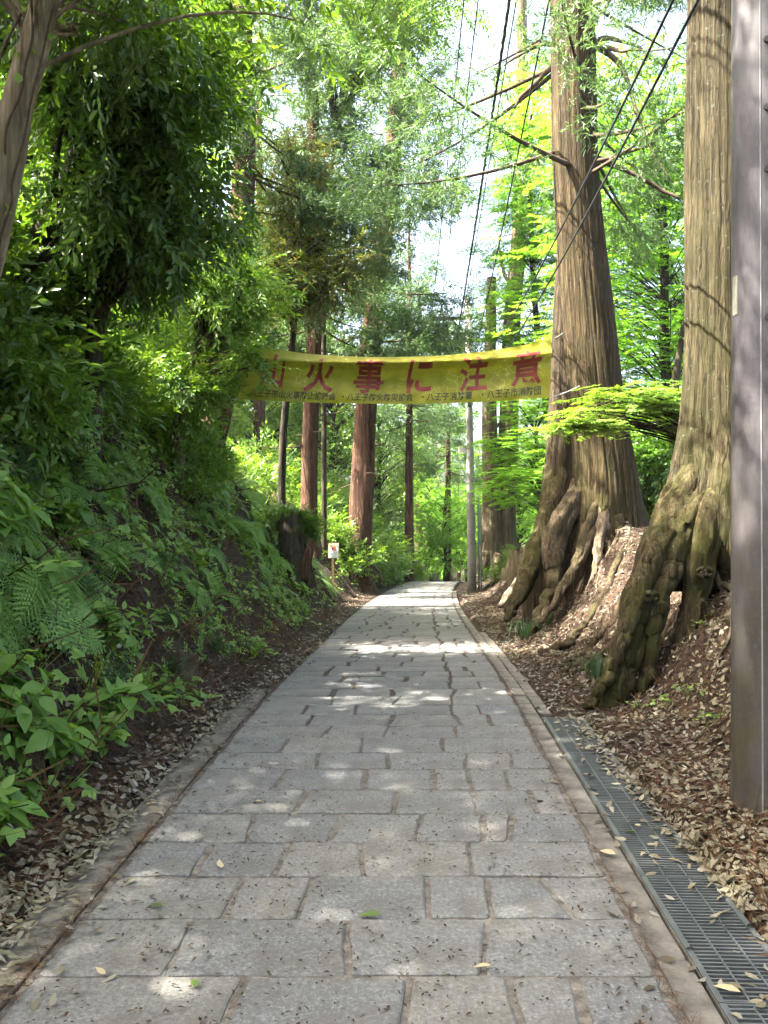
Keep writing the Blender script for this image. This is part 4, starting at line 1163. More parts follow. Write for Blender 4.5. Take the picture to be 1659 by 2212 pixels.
# dark glossy tree with a crooked stem behind the great cedar
P = px_trunk(14.5, [(1412,1150), (1420,1080), (1448,1000), (1462,920), (1460,820), (1478,700)])
tree('evergreen_tree', 'crooked dark stem with glossy leaves between the two great cedars', P[0][:2], P, np.linspace(.12, .05, len(P)),
     [ell(351, P, 1430, 1010, 14.3, .55, .5, .55, 22, 13, .22, T_EVER), ell(352, P, 1385, 1075, 14.6, .35, .4, .3, 10, 12, .2, T_EVER)], M['leaf_evergreen'], M['bark_dark'], seed=11)

# --- background trees built once and repeated
BGV = []
for k in range(3):
    ax = np.array([[0, 0, -.3], [.1, 0, 2], [-.1, .1, 4.5], [.1, 0, 7.5]])
    a = broad_crown(400+k, ax, (0, 0, 5.2), (2.3, 2.3, 3.0), 62, 14, .38, T_BG, shell=.5)
    b_ = broad_crown(410+k, ax, (0, 0, 2.6), (2.0, 2.0, 1.6), 28, 14, .40, T_BG, shell=.5)
    V, F = join([a[0], b_[0]]); cm = mesh_quads('crown', V, F); cm.materials.append(M['leaf_shrub'])
    V, F = wood(ax, [.16, .13, .1, .05], a[1]+b_[1], 10, .1, k); tm = mesh_quads('trunk', V, F, True); tm.materials.append(M['bark_dark'])
    BGV.append((tm, cm))
OVER = []
for k in range(2):
    ax = np.array([[0, 0, -.3], [.1, 0, 2], [-.1, .1, 4.5], [.1, 0, 7]])
    a = broad_crown(440+k, ax, (0, 0, 5.0), (2.2, 2.2, 2.4), 96, 13, .40, T_BG, shell=.4)
    cm = mesh_quads('crown', *a[0]); cm.materials.append(M['leaf_shrub'])
    V, F = wood(ax, [.16, .13, .1, .05], a[1], 10, .1, k); tm = mesh_quads('trunk', V, F, True); tm.materials.append(M['bark_dark'])
    OVER.append((tm, cm))
CDV = []
for k in range(2):
    (V, F), limbs = cedar_crown(420+k, 18, 7.5, 50, 2.4, 42, bare=10, size=1.25, temps=T_NEEDLE_FAR)
    cm = mesh_quads('crown', V, F); cm.materials.append(M['needle'])
    ax = np.array([[0, 0, -.5], [0, 0, 5], [0, 0, 11], [0, 0, 18.]])
    V, F = wood(ax, [.25, .2, .14, .04], limbs, 12, .08, k); tm = mesh_quads('trunk', V, F, True); tm.materials.append(M['bark_red'])
    CDV.append((tm, cm))
def repeat(var, name, label, x, y, rz, s, group, leaf=None, cat='tree'):
    t = thing(name, label, cat, (x, y, gz(x, y)), (0, 0, rz), group, s)
    for nm, me in zip(('trunk', 'crown'), var):
        o = add(nm, me, None, t)
        if nm == 'crown' and leaf:
            o.material_slots[0].link = 'OBJECT'; o.material_slots[0].material = M[leaf]
    return t
gg = random.Random(8)
bgspots = [  # px, distance, variant, scale, leaf
    (60, 13, 0, .8, 'leaf_shrub'), (230, 15, 1, .85, 'leaf_fresh'), (360, 16.5, 2, .7, 'leaf_fresh'), (420, 30, 1, 1.0, 'leaf_fresh'), (300, 27, 0, 1.2, 'leaf_shrub'),
    (500, 44, 1, 1.7, 'leaf_fresh'), (560, 36, 2, 1.2, 'leaf_fresh'), (650, 40, 0, 1.2, 'leaf_fresh'), (240, 34, 1, 1.6, 'leaf_fresh'), (430, 38, 0, 1.6, 'leaf_shrub'),
    (720, 36, 1, 1.0, 'leaf_fresh'), (820, 40, 2, .9, 'leaf_fresh'), (560, 52, 1, 1.6, 'leaf_fresh'), (20, 30, 2, 1.7, 'leaf_shrub'), (690, 58, 0, 1.5, 'leaf_fresh'),
    (930, 46, 2, .85, 'leaf_maple'), (990, 50, 1, .8, 'leaf_maple'), (870, 56, 1, 1.2, 'leaf_shrub'), (1060, 58, 0, 1.0, 'leaf_maple'), (1170, 50, 1, 1.2, 'leaf_maple'),
    (900, 62, 0, 1.5, 'leaf_fresh'), (1010, 64, 2, 1.2, 'leaf_shrub'), (960, 40, 0, .6, 'leaf_maple'), (1120, 44, 1, .8, 'leaf_maple'),
    (1290, 42, 2, 1.2, 'leaf_maple'), (1400, 34, 0, 1.1, 'leaf_maple'), (1530, 30, 1, 1.2, 'leaf_maple'), (1620, 24, 2, 1.0, 'leaf_maple'), (1250, 66, 0, 1.6, 'leaf_maple'), (1480, 52, 2, 1.7, 'leaf_maple')]
ORD = ['first', 'second', 'third', 'fourth', 'fifth', 'sixth', 'seventh', 'eighth', 'ninth', 'tenth', 'eleventh', 'twelfth', 'thirteenth', 'fourteenth', 'fifteenth', 'sixteenth', 'seventeenth', 'eighteenth', 'nineteenth', 'twentieth', 'twenty-first', 'twenty-second']
count = {}
for k, (px, d, v, s, lf) in enumerate(sorted(bgspots)):
    x = (px-CX)/F_PX*d
    side = 'on the left hillside' if px < 860 else ('beyond the bend' if px < 1120 else 'on the right slope')
    colr = {'leaf_shrub': 'mid green', 'leaf_fresh': 'light green', 'leaf_maple': 'yellow-green'}[lf]
    q = count[(side, colr)] = count.get((side, colr), -1)+1
    repeat(BGV[v], 'woodland_tree', f'{colr} bushy tree {side}, {ORD[q]} of its colour from the left', x, d, gg.uniform(0, 6.28), s*gg.uniform(.92, 1.08), f'{colr} trees {side}', lf)
for k, (px, d, s, lab) in enumerate([(884, 36, .9, 'thin cedar stem seen under the banner, left of the far pole'), (968, 42, .75, 'dark cedar stem standing beyond the bend of the path'), (560, 30, 1.0, 'far cedar behind the red-barked cedar on the left hillside'),
                            (905, 50, 1.0, 'far cedar left of the strip of white sky'),
                            (1180, 60, .95, 'farthest cedar right of the strip of white sky'), (640, 60, 1.2, 'farthest cedar on the left hillside')]):
    x = (px-CX)/F_PX*d
    repeat(CDV[k % 2], 'cedar_tree', lab, x, d, gg.uniform(0, 6.28), s, 'far cedars')

for x, y, s, k in ((-6.0, 1.4, 1.15, 0), (-6.4, 4.4, 1.2, 1), (-4.7, 12.2, 1.2, 2), (4.4, -1.6, 1.45, 3), (-3.9, -2.2, 1.45, 4), (3.4, -6.5, 1.2, 5), (5.6, 2.2, 1.05, 6)):
    repeat(OVER[k % 2], 'woodland_tree', ['tree overhanging the near path from the left bank beside the camera', 'tree overhanging the near path from the left bank behind the ivy-clad trunk', 'tree on the left bank behind the dark leaning evergreens', 'tree on the right bank just behind the camera', 'tree on the left bank just behind the camera', 'tree on the right bank well behind the camera', 'tree on the right bank beside the near pole'][k], x, y, k*2.1+y, s, 'trees overhanging the near path', 'leaf_shrub')

# --- broken stump on the left bank, and stumps at the right
def stump(label, px, py, d, r, h, mat, seed, lean=0):
    p = at(px, py, d); p[2] = gz(p[0], p[1])
    t = thing('tree_stump', label, 'stump', p)
    zz = np.linspace(-.3, h, 22); pts = np.stack([lean*zz, 0*zz, zz], -1)
    def vary(th, s, P, Rr):
        hh = P[:, 2][:, None]
        o = Rr*(1+.14*vn(np.cos(th)*3, np.sin(th)*3, hh, seed)+.12*vn(np.cos(th)*7, np.sin(th)*7, hh*1.5, seed+1))
        return o + r*.8*np.exp(-np.maximum(hh, 0)/(.25*h))*np.maximum(0, vn(np.cos(th)*2, np.sin(th)*2, 0, seed+2))
    V, F = tube(pts, np.linspace(r*1.1, r*.75, 22), 28, vary=vary)
    th = np.arange(28)*2*math.pi/28
    V = V.reshape(22, 28, 3); w = np.clip((np.arange(22)-12)/9, 0, 1)[:, None]
    V[..., 2] += w*h*.35*vn(np.cos(th)*2.5, np.sin(th)*2.5, 0, seed+4)[None]
    add('trunk', mesh_quads('trunk', V.reshape(-1, 3), F, True), mat, t)
    return t
st = stump('dark broken stump overgrown with shrubs below the slender red cedar', 640, 1225, 17.0, .34, 1.15, M['bark_dark'], 5, -.12)
m = MB(); m.tube(*resample([(.16, -.3, -.1), (.2, -.28, .2), (.3, -.2, .55), (.34, -.15, .72)], [.13, .11, .08, .03], 14), 9, rough=.35, seed=3); m.build('torn_wood', M['bark_red'], st, smooth=True)
stump('low split stump at the foot of the twin-trunk cedar', 1120, 1250, 22.0, .28, .5, M['bark_pale'], 9)
p = at(1100, 1270, 17.5); p[2] = gz(p[0], p[1])
m = MB(); P = np.array([at(1080,1282,17.3), at(1098,1272,17.5), at(1118,1262,17.7), at(1140,1248,18.0)]); P[:, 2] = [gz(a[0], a[1])+.09 for a in P]
m.tube(*resample(P, [.05, .13, .12, .10], 20), 10, rough=.35, seed=7); m.tube(*resample([P[0], P[1]+[0, -.12, .02], P[2]+[0, -.2, 0]], [.04, .07, .06], 12), 8, rough=.3, seed=8)
o = m.build('fallen_log', M['root_pale'], None, p, True); o.location = p
tag(o, 'bleached root log lying at the path edge left of the great cedar', 'log')
# ------------------------------------------------------------------ plants of the bank
def leaf3(L, W, fold=.22, droop=.22, curl=0.0):
    t = np.array([0, .12, .35, .62, .85, 1.0]); w = np.array([0, .24, .5, .42, .18, 0])*W
    z = -droop*L*t**2
    e = np.array([[w[i], t[i]*L, z[i]+fold*w[i]] for i in (1, 2, 3, 4)]); m_ = np.array([[0, t[i]*L, z[i]] for i in (0, 2, 3, 5)])
    l = e*np.array([-1, 1, 1])
    V = np.concatenate([m_, e, l])
    F = np.array([[0,4,5,1],[1,5,6,2],[2,6,7,3],[0,1,9,8],[1,2,10,9],[2,3,11,10]])
    if curl: V[:, 2] += curl*(V[:, 0]**2)/max(W, .01)*3
    return V, F

def frond(seed, L=.55):
    r = random.Random(seed); parts = []
    arc = lambda t: np.array([.03*L*math.sin(3*t+seed), L*(t-.12*t*t), L*(.42*t-.62*t*t)])
    for a in range(5): parts.append(stem(arc(a/5), arc((a+1)/5), .007*(1-a*.15)))
    n = 15
    for i in range(n):
        t = .16+.82*i/(n-1); ln = L*.30*math.sin(min(1, (t+.18)*1.15)*math.pi*.5)*(1-t)**.62*1.35+.012
        p = arc(t); dirv = unit(arc(min(1, t+.02))-arc(t-.02))
        for sd in (-1, 1):
            a = 1.12-.45*t
            d = unit(dirv*math.cos(a) + np.array([sd*math.sin(a), 0, 0]) + np.array([0, 0, -.12+r.gauss(0, .05)]))
            k = 6 if ln > .05 else 3
            side = unit(np.cross(d, [0, 0, 1])); parts.append(stem(p, p+d*ln, .006))
            for q in range(k):
                u = (q+.6)/k; lw = ln*.30*(1-u*.75)
                b0 = p+d*ln*u
                for s2 in (-1, 1):
                    e = b0 + unit(d*.75+side*s2)*lw; mid = (b0+e)/2
                    ww = d*ln*.062
                    parts.append((np.array([b0, mid+ww, e, mid-ww]) - [0, 0, .0], np.array([[0,1,2,3]])))
    return join(parts)

def fern_mesh(seed, n=6, L=.55):
    r = random.Random(seed); parts = []
    fr = [frond(seed*10+k, L*r.uniform(.75, 1.1)) for k in range(3)]
    for k in range(n):
        V, F = fr[k % 3]
        az = k*2*math.pi/n + r.gauss(0, .3)
        parts.append((V @ rot3(r.uniform(-.1, .35), r.gauss(0, .15), az).T, F))
    return join(parts)

def herb_mesh(seed, n=9, h=.26, L=.10, W=.058, pairs=True):
    """upright stems with paired oval leaves"""
    r = random.Random(seed); parts = []
    for s in range(r.choice([2, 3])):
        hh = h*r.uniform(.6, 1.1); lx, ly = r.gauss(0, .3)*hh, r.gauss(0, .3)*hh
        st = lambda t: np.array([lx*t*t, ly*t*t, hh*t])
        for a in range(3): parts.append(stem(st(a/3), st((a+1)/3), .008))
        k = max(2, n//3); az0 = r.uniform(0, 3)
        for i in range(k):
            t = .35+.65*(i+1)/k; sc = (.65+.5*t)*r.uniform(.8, 1.15)
            for q in (0, math.pi):
                V, F = leaf3(L*sc, W*sc, .2, .3)
                V = V + [0, .012, 0]
                parts.append((V @ rot3(r.gauss(.12, .25), r.gauss(0, .2), az0+i*1.6+q+r.gauss(0, .25)).T + st(t), F))
        V, F = leaf3(L*.7, W*.6, .25, .1); parts.append((V @ rot3(.7, 0, az0).T + st(1), F))
    return join(parts)

def bramble_mesh(seed, n=12, R0=.26, L=.058, W=.044):
    """low trailing stems with three-part leaves"""
    r = random.Random(seed); parts = []
    for s in range(n):
        a = r.uniform(0, 6.28); d = R0*r.uniform(.2, 1); p = np.array([math.cos(a)*d, math.sin(a)*d, r.uniform(.05, .17)])
        parts.append(stem((p[0]*.3, p[1]*.3, 0), p, .005))
        tilt = rot3(r.gauss(0, .3), r.gauss(0, .3), r.uniform(0, 6.28)); sc = r.uniform(.7, 1.25)
        for q in (-1.15, 0, 1.15):
            V, F = leaf3(L*sc*(1.1 if q == 0 else .9), W*sc, .15, .2)
            parts.append((V @ rot3(0, 0, q).T @ tilt.T + p, F))
    return join(parts)

def lobed_mesh(seed, n=10, R0=.22, L=.09):
    r = random.Random(seed); parts = []
    for s in range(n):
        a = r.uniform(0, 6.28); d = R0*r.uniform(.1, 1); p = np.array([math.cos(a)*d, math.sin(a)*d, r.uniform(.06, .22)])
        parts.append(stem((p[0]*.2, p[1]*.2, 0), p, .005))
        V, F = lobed(L*r.uniform(.7, 1.2), 5, .42); parts.append((V @ rot3(r.gauss(0, .3), r.gauss(0, .3), r.uniform(0, 6.28)).T + p, F))
    return join(parts)

def grass_mesh(seed, n=60, L=.34, w=.006):
    r = random.Random(seed); parts = []
    for s in range(n):
        a = r.uniform(0, 6.28); q = np.array([math.cos(a), math.sin(a), 0]); p = q*r.uniform(0, .05); l = L*r.uniform(.6, 1.1); sp = r.uniform(.25, .9)
        pr = [p, p+q*l*sp*.35+[0, 0, l*.5], p+q*l*sp*.8+[0, 0, l*(.62-.2*sp)], p+q*l*sp*1.15+[0, 0, l*(.45-.5*sp)]]
        sd = np.array([-q[1], q[0], 0])*w/2
        for k in range(3):
            f0, f1 = 1-k*.28, 1-(k+1)*.28
            parts.append((np.array([pr[k]-sd*f0, pr[k]+sd*f0, pr[k+1]+sd*f1, pr[k+1]-sd*f1]), np.array([[0,1,2,3]])))
    return join(parts)

def proto(name, arr, mat):
    m = mesh_quads(name, *arr); m.materials.append(mat); return m
FERN = [proto('frond_cluster', fern_mesh(s, 6, .5), M['fern']) for s in range(4)]
HERB = [proto('leaves', herb_mesh(s+20), M['leaf_fresh']) for s in range(4)]
HERB_BIG = [proto('leaves', herb_mesh(s+40, 12, .30, .15, .088), M['leaf_fresh']) for s in range(3)]
BRAM = [proto('leaves', bramble_mesh(s+60), M['leaf_blue']) for s in range(4)]
LOBE = [proto('leaves', lobed_mesh(s+80), M['leaf_blue']) for s in range(3)]
def lance_mesh(seed, n=16, h=.5):
    """bamboo grass: thin canes with long narrow leaves"""
    r = random.Random(seed); parts = []
    for s in range(4):
        lx, ly, hh = r.gauss(0, .25), r.gauss(0, .25), h*r.uniform(.6, 1.1); stp = lambda t: np.array([lx*t*t, ly*t*t, hh*t])
        parts.append(stem(stp(0), stp(.5), .006)); parts.append(stem(stp(.5), stp(1), .005))
        for i in range(n//4+1):
            V, F = leaf3(r.uniform(.14, .22), .026, .15, .35); parts.append((V @ rot3(r.gauss(.1, .3), 0, r.uniform(0, 6.28)).T + stp(r.uniform(.5, 1)), F))
    return join(parts)
LANCE = [proto('leaves', lance_mesh(s+70), M['leaf_shrub']) for s in range(3)]
TUFT = [proto('blades', grass_mesh(s+90), M['grass']) for s in range(3)]

def bank_pos(y, e):
    """a spot on the left bank: distance y, metres e beyond the paving edge"""
    return float(x_left(y))-.24-e, y

def lean_rot(x, y, k=.6, rz=0.0):
    n = gnormal(np.array([x]), np.array([y]), .15)[0]; v = Vector((n[0]*k, n[1]*k, max(n[2], .2)+(1-k)*.6)).normalized()
    q = v.to_track_quat('Z', 'Y'); from_z = q @ Vector((0, 0, 1))
    from mathutils import Quaternion
    return (q @ Quaternion((0, 0, 1), rz)).to_euler()

def plant(protos, name, label, cat, x, y, s, group, r, k=.6, sink=.01):
    me = protos[r.randrange(len(protos))]
    if 'left bank' in label or 'bend of the path' in label:
        label = zone_label(label, x, y, s); group = label
    o = add(name, me, None, None, (x, y, gz(x, y)-sink), lean_rot(x, y, k, r.uniform(0, 6.28)), s)
    return tag(o, label, cat, group)

def zone_label(label, x, y, s):
    e = float(x_left(y))-.24-x
    base = label.split(' on the ')[0]
    high = 'low on the bank' if e < 1.1 else ('halfway up the bank' if e < 2.3 else 'high on the bank')
    for lim, z in ((4.3, 'by the nearest kerb'), (5.6, 'by the left kerb'), (7.4, "at the kerb's end"), (9.5, 'below the leaning evergreens'), (12.5, 'below the banner'),
                   (15.5, 'between banner and stump'), (18.5, 'near the broken stump'), (23, 'near the small notice'), (30, 'past the red cedars'), (99, 'at the far bend')):
        if y < lim: break
    return f"{'large' if s > 1.05 else 'small'} {base} {high} {z}"
r6 = random.Random(21)
def sample(n, y0, y1, e0, e1, pw=1.0, patch=None):
    out = []
    while len(out) < n:
        y = y0*(y1/y0)**(r6.random()**pw); e = r6.uniform(e0, e1)
        x, y = bank_pos(y, e)
        if patch is not None and vn(x*.9, y*.9, 0, patch)+r6.uniform(-.3, .3) < 0: continue
        out.append((x, y))
    return out
for x, y in sample(170, 3.6, 20, .9, 4.2, 1.0): plant(FERN, 'fern', 'feathery fern on the left bank', 'fern', x, y, r6.uniform(.85, 1.75), 'ferns on the left bank', r6, .75)
for x, y in sample(110, 3.3, 18, .35, 3.6, patch=95): plant(HERB, 'leafy_plant', 'oval-leaved plant on the left bank', 'plant', x, y, r6.uniform(.7, 1.25), 'oval-leaved plants on the left bank', r6, .5)
for x, y in sample(40, 3.2, 8, .45, 2.8)+sample(22, 3.1, 5.2, .35, 1.5): plant(HERB_BIG, 'leafy_plant', 'broad-leaved plant on the left bank', 'plant', x, y, r6.uniform(.6, 1.15), 'large-leaved plants on the near left bank', r6, .6)
for x, y in sample(150, 3.3, 20, .30, 3.6, patch=91): plant(BRAM, 'bramble', 'bramble on the left bank', 'plant', x, y, r6.uniform(.7, 1.4), 'brambles on the left bank', r6, .8)
for x, y in sample(90, 3.5, 14, .7, 3.6): plant(LOBE, 'lobed_plant', 'lobed-leaf plant on the left bank', 'plant', x, y, r6.uniform(.7, 1.4), 'lobed-leaf plants on the left bank', r6, .8)
for x, y in sample(14, 4.5, 9, .5, 2.0): plant(TUFT, 'grass_tuft', 'grass tuft on the left bank', 'grass tuft', x, y, r6.uniform(.7, 1.3), 'grass tufts on the left bank', r6, .9)
for x, y in sample(46, 4.0, 16, 1.0, 4.0): plant(LANCE, 'bamboo_plant', 'narrow-leaved bamboo plant on the left bank', 'plant', x, y, r6.uniform(.7, 1.3), 'bamboo grass', r6, .5)
# single plants that stand out
def spot(px, py, d): return (px-CX)/F_PX*d
for px, d, lab, s in ((1135, 11.2, 'dark grass tuft at the root tips of the great cedar', 1.5), (1290, 7.6, 'dark grass tuft left of the mossy cedar roots', 1.4), (1190, 12.0, 'small grass tuft under the roots of the great cedar', 1.0)):
    plant(TUFT, 'grass_tuft', lab, 'grass tuft', spot(px, 0, d), d, s, 'grass tufts on the right bank', r6, .6)
for px, d, lab in ((1550, 5.6, 'bright seedling in the dry leaves left of the near pole'), (1500, 6.1, 'seedling below the mossy cedar roots'), (1390, 6.4, 'small seedling at the toe of the mossy cedar root'), (1440, 6.2, 'seedling between the leg-like roots'), (1530, 6.7, 'seedling in the shade behind the near pole')):
    plant(BRAM, 'seedling', lab, 'seedling', spot(px, 0, d), d, r6.uniform(.4, .6), 'seedlings on the right bank', r6, .4)

# shrubs shared between bank and background
def shrub_mesh(seed, temps, n=150, r=.55, size=1.0):
    g = np.random.default_rng(seed); d = unit(g.normal(size=(n, 3))); d[:, 2] = np.abs(d[:, 2])
    q = (.25+.75*g.random(n)**.5)[:, None]
    P = d*q*r*np.array([1, 1, .85])*(1+.35*vn(d[:, 0]*2+seed, d[:, 1]*2, d[:, 2]*2, seed))[:, None] + [0, 0, .05]
    V, F = scatter(temps, P, frames(d+g.normal(size=(n, 3))*.5, unit(np.array([0, 0, 1.])+g.normal(size=(n, 3))*.4)), size*g.uniform(.8, 1.25, n), g)
    st = [stem((0, 0, -.1), p*.8, .014) for p in P[:14]]
    return join([(V, F)] + st)
SHR = [proto('leaves', shrub_mesh(500+k, T_SMALL, 230, .55, 1.1), M['leaf_shrub']) for k in range(3)]
SHR_E = [proto('leaves', shrub_mesh(510+k, T_EVER, 130, .6, .8), M['leaf_evergreen']) for k in range(2)]
SHR_F = [proto('leaves', shrub_mesh(520+k, T_FRESH, 170, .6, .8), M['leaf_fresh']) for k in range(3)]
for x, y in sample(16, 7, 22, 1.8, 4.0): plant(SHR, 'shrub', 'mid green shrub on the left bank', 'shrub', x, y, r6.uniform(.7, 1.3), 'mid green shrubs on the left bank', r6, .4)
for x, y in sample(26, 5.0, 10, 2.3, 4.6): plant(SHR_E, 'shrub', 'dark glossy shrub on the left bank', 'shrub', x, y, r6.uniform(1.0, 1.7), 'dark shrubs on the left bank', r6, .3)
for x, y in sample(12, 5.5, 20, 2.6, 4.8): plant(SHR_E, 'shrub', 'dark glossy shrub on the left bank', 'shrub', x, y, r6.uniform(.7, 1.3), 'dark shrubs on the left bank', r6, .4)
for x, y in sample(22, 5.5, 20, 2.6, 4.8): plant(SHR_F, 'shrub', 'light green shrub on the left bank', 'shrub', x, y, r6.uniform(.7, 1.4), 'light green shrubs on the left bank', r6, .3)
for x, y in sample(34, 24, 46, .5, 4.0): plant(SHR_F, 'shrub', 'light green shrub on the bank at the bend of the path', 'shrub', x, y, r6.uniform(1.0, 2.2), 'light shrubs at the bend', r6, .3)
for x, y in sample(30, 24, 46, .4, 3.0): plant(SHR, 'shrub', 'mid green shrub on the bank at the bend of the path', 'shrub', x, y, r6.uniform(.9, 1.9), 'mid green shrubs at the bend', r6, .3)
for x, y in sample(16, 26, 46, .6, 3.0): plant(SHR_E, 'shrub', 'dark shrub on the bank at the bend of the path', 'shrub', x, y, r6.uniform(1.0, 2.0), 'dark shrubs at the bend', r6, .3)
for k in range(5):
    p = np.array(st.location) + [r6.gauss(-.15, .25), r6.gauss(.1, .2), r6.uniform(.6, 1.15)]
    o = add('shrub', SHR[k % 3], None, None, p, (r6.gauss(0, .4), r6.gauss(0, .4), r6.uniform(0, 6)), r6.uniform(.5, .85)); tag(o, 'dark small-leaved shrub growing over the broken stump', 'shrub', 'shrubs on the broken stump')
    o.material_slots[0].link = 'OBJECT'; o.material_slots[0].material = M['leaf_evergreen']
for k, (px, d) in enumerate(((1060, 26), (1090, 25.6), (1110, 25.9))):
    x = spot(px, 0, d); tag(add('shrub', SHR[k], None, None, (x, d, gz(x, d)+.2), (0, 0, k), .6), 'leafy shrub at the foot of the twin-trunk cedar', 'shrub', 'shrubs at the twin-trunk cedar')
for k in range(26):
    y = r6.uniform(13, 34); x = float(x_left(y))+PAVE_W+.46+r6.uniform(3.0, 7)
    zn = 'behind the great cedar' if y < 20 else ('behind the low layered maple' if y < 27 else 'far down the right slope')
    plant(SHR_F, 'shrub', 'light green shrub ' + zn, 'shrub', x, y, r6.uniform(.9, 1.8), 'shrubs ' + zn, r6, .2)

# white flower on a bramble
M['petal'] = plain('white_petal', (.8, .8, .8), .6, .2, 0, .05)
x, y = spot(262, 0, 6.0), 6.0
x, y = -1.95, 6.1
m = MB()
for k in range(5):
    V, F = leaf3(.03, .024, .1, .1); m.add(V @ rot3(.9, 0, 0).T @ rot3(0, 0, k*1.257).T @ rot3(.9, 0, .4).T, F)
o = m.build('flower', M['petal']); o.location = (x, y, gz(x, y)+.2)
tag(o, 'single small white flower on the near left bank', 'flower')

# ------------------------------------------------------------------ ground cover, litter, crumbs
g = np.random.default_rng(77)
def cover(name, n, yr, er, temps, mat, size, patch, right=False, thr=0.0, lift=.02):
    y = yr[0]*(yr[1]/yr[0])**g.random(n*3); e = g.uniform(er[0], er[1], n*3)
    x = np.where(right, x_left(y)+PAVE_W+.46+e, x_left(y)-.24-e)
    k = vn(x*1.3, y*1.3, 0, patch)+.4*vn(x*5, y*5, 0, patch+1) > thr
    x, y = x[k][:n], y[k][:n]
    nm = gnormal(x, y); P = np.stack([x, y, ground(x, y)+lift], -1)
    D = g.normal(size=P.shape); D = D - (D*nm).sum(-1, keepdims=True)*nm*.7
    V, F = scatter(temps, P, frames(D+nm*.45, unit(nm+g.normal(size=P.shape)*.25)), size*g.uniform(.7, 1.3, len(P)), g)
    return tag(add(name, mesh_quads(name, V, F), mat), f'{name.replace("_", " ")} spread over the banks beside the path', name.split('_')[-1], kind='stuff')
cover('ground_cover', 2800, (3.2, 28), (.5, 4.5), T_SMALL, M['leaf_blue'], .8, 51, thr=-.05)
cover('undergrowth', 1300, (4.5, 30), (1.4, 6.0), T_FRESH, M['leaf_shrub'], .8, 55, thr=-.2)

L3 = [leaf3(.085, .034, .25, .15), leaf3(.075, .036, -.2, -.2), leaf3(.095, .036, .4, .3), leaf3(.06, .032, .1, -.25), leaf3(.075, .028, -.35, .2)]
L2 = [leaf2(.08, .036, .25, .2), leaf2(.07, .034, -.2, -.2), leaf2(.09, .036, .35, .3)]
def litter(n, yr, fn, mat, name, size, tilt=.28, patch=None, thr=-2, temps=L3, lift=.012):
    y = yr[0]*(yr[1]/yr[0])**g.random(n); x = fn(y, n)
    if patch is not None:
        k = vn(x*2.1, y*2.1, 0, patch)+.5*vn(x*6, y*6, 0, patch+1) > thr; x, y = x[k], y[k]
    nm = gnormal(x, y, .05); P = np.stack([x, y, ground(x, y)+lift+g.random(len(x))*.012], -1)
    inside = (x > x_left(y)-.23) & (x < x_left(y)+PAVE_W+.44)
    P[inside, 2] = z_path(y[inside])+.012
    nm[inside] = [0, 0, 1]
    D = g.normal(size=P.shape); D = D - (D*nm).sum(-1, keepdims=True)*nm
    Rm = frames(D+nm*g.normal(size=(len(P), 1))*.12, unit(nm+g.normal(size=P.shape)*tilt)); S = size*g.uniform(.6, 1.25, len(P))
    if temps is not L3: return scatter(temps, P, Rm, S, g)
    k = P[:, 1] < 6.5
    out = [scatter(q, P[m], Rm[m], S[m], g) for q, m in ((L3, k), (L2, ~k)) if m.any()]
    return join(out)
A = [litter(10500, (2.3, 30), lambda y, n: x_left(y)+PAVE_W+np.where(y > 6.4, .25, .45)+np.abs(g.normal(0, 1.0, n)), M['litter'], '', .66, .4),
     litter(1500, (2.3, 12), lambda y, n: x_left(y)+PAVE_W+.50+g.random(n)*.8, M['litter'], '', .72, .4),
     litter(1900, (2.0, 20), lambda y, n: x_left(y)-np.where(y > 7.5, .0, .22)-np.abs(g.normal(0, .17, n)), M['litter'], '', .75, .4),
     litter(3400, (2.5, 26), lambda y, n: x_left(y)-.26-np.abs(g.normal(0, .9, n)), M['litter'], '', .75, .4, 61, -.15)]
A.append(litter(4200, (5.5, 15), lambda y, n: x_left(y)+PAVE_W+.46+.2+g.random(n)*2.6, None, '', .66, .45))
A.append(litter(700, (3.2, 6.4), lambda y, n: x_left(y)+PAVE_W+.47-np.abs(g.normal(0, .07, n))*(y/5)**3, None, '', .66, .3))
A.append(litter(650, (2.0, 7.4), lambda y, n: x_left(y)-.24+np.abs(g.normal(0, .07, n)), None, '', .6, .3))
A.append(litter(420, (2.0, 14), lambda y, n: np.where(g.random(n) < .5, x_left(y)-.2+np.abs(g.normal(0, .2, n)), x_left(y)+PAVE_W+.45-np.abs(g.normal(0, .25, n))), None, '', .7, .25))
V, F = join(A)
tag(add('leaf_litter', mesh_quads('leaf_litter', V, F), M['litter']), 'dry tan leaves covering the soil on both sides of the path', 'leaf litter', kind='stuff')
NT = [join([stem((0, 0, 0), (.10, .01, .005), .004), stem((.03, 0, 0), (.07, .025, .004), .003), stem((.05, 0, 0), (.09, -.02, .004), .003), stem((.02, 0, .002), (.05, .03, .003), .003)]), stem((0, 0, 0), (.16, .02, .01), .005), join([stem((0, 0, 0), (.08, .03, .003), .004), stem((.08, .03, .003), (.15, .02, .01), .003)])]
A = [litter(10500, (2.4, 22), lambda y, n: x_left(y)+PAVE_W+.46+np.abs(g.normal(0, 1.2, n)), None, '', 1.1, .3, temps=NT),
     litter(900, (3.0, 12), lambda y, n: x_left(y)-.5-np.abs(g.normal(0, 1.3, n)), None, '', 3.2, .9, temps=NT, lift=.05),
     litter(6500, (2.4, 20), lambda y, n: x_left(y)-.26-np.abs(g.normal(0, 1.2, n)), None, '', 1.1, .4, temps=NT)]
V, F = join(A)
tag(add('twig_litter', mesh_quads('twig_litter', V, F), M['needle_dead']), 'reddish dead cedar twigs among the leaves on the soil', 'twig litter', kind='stuff')
CR = [leaf1(.022, .010, .1, .1), leaf1(.014, .009, .1, .1), leaf1(.03, .006, .1, .1)]
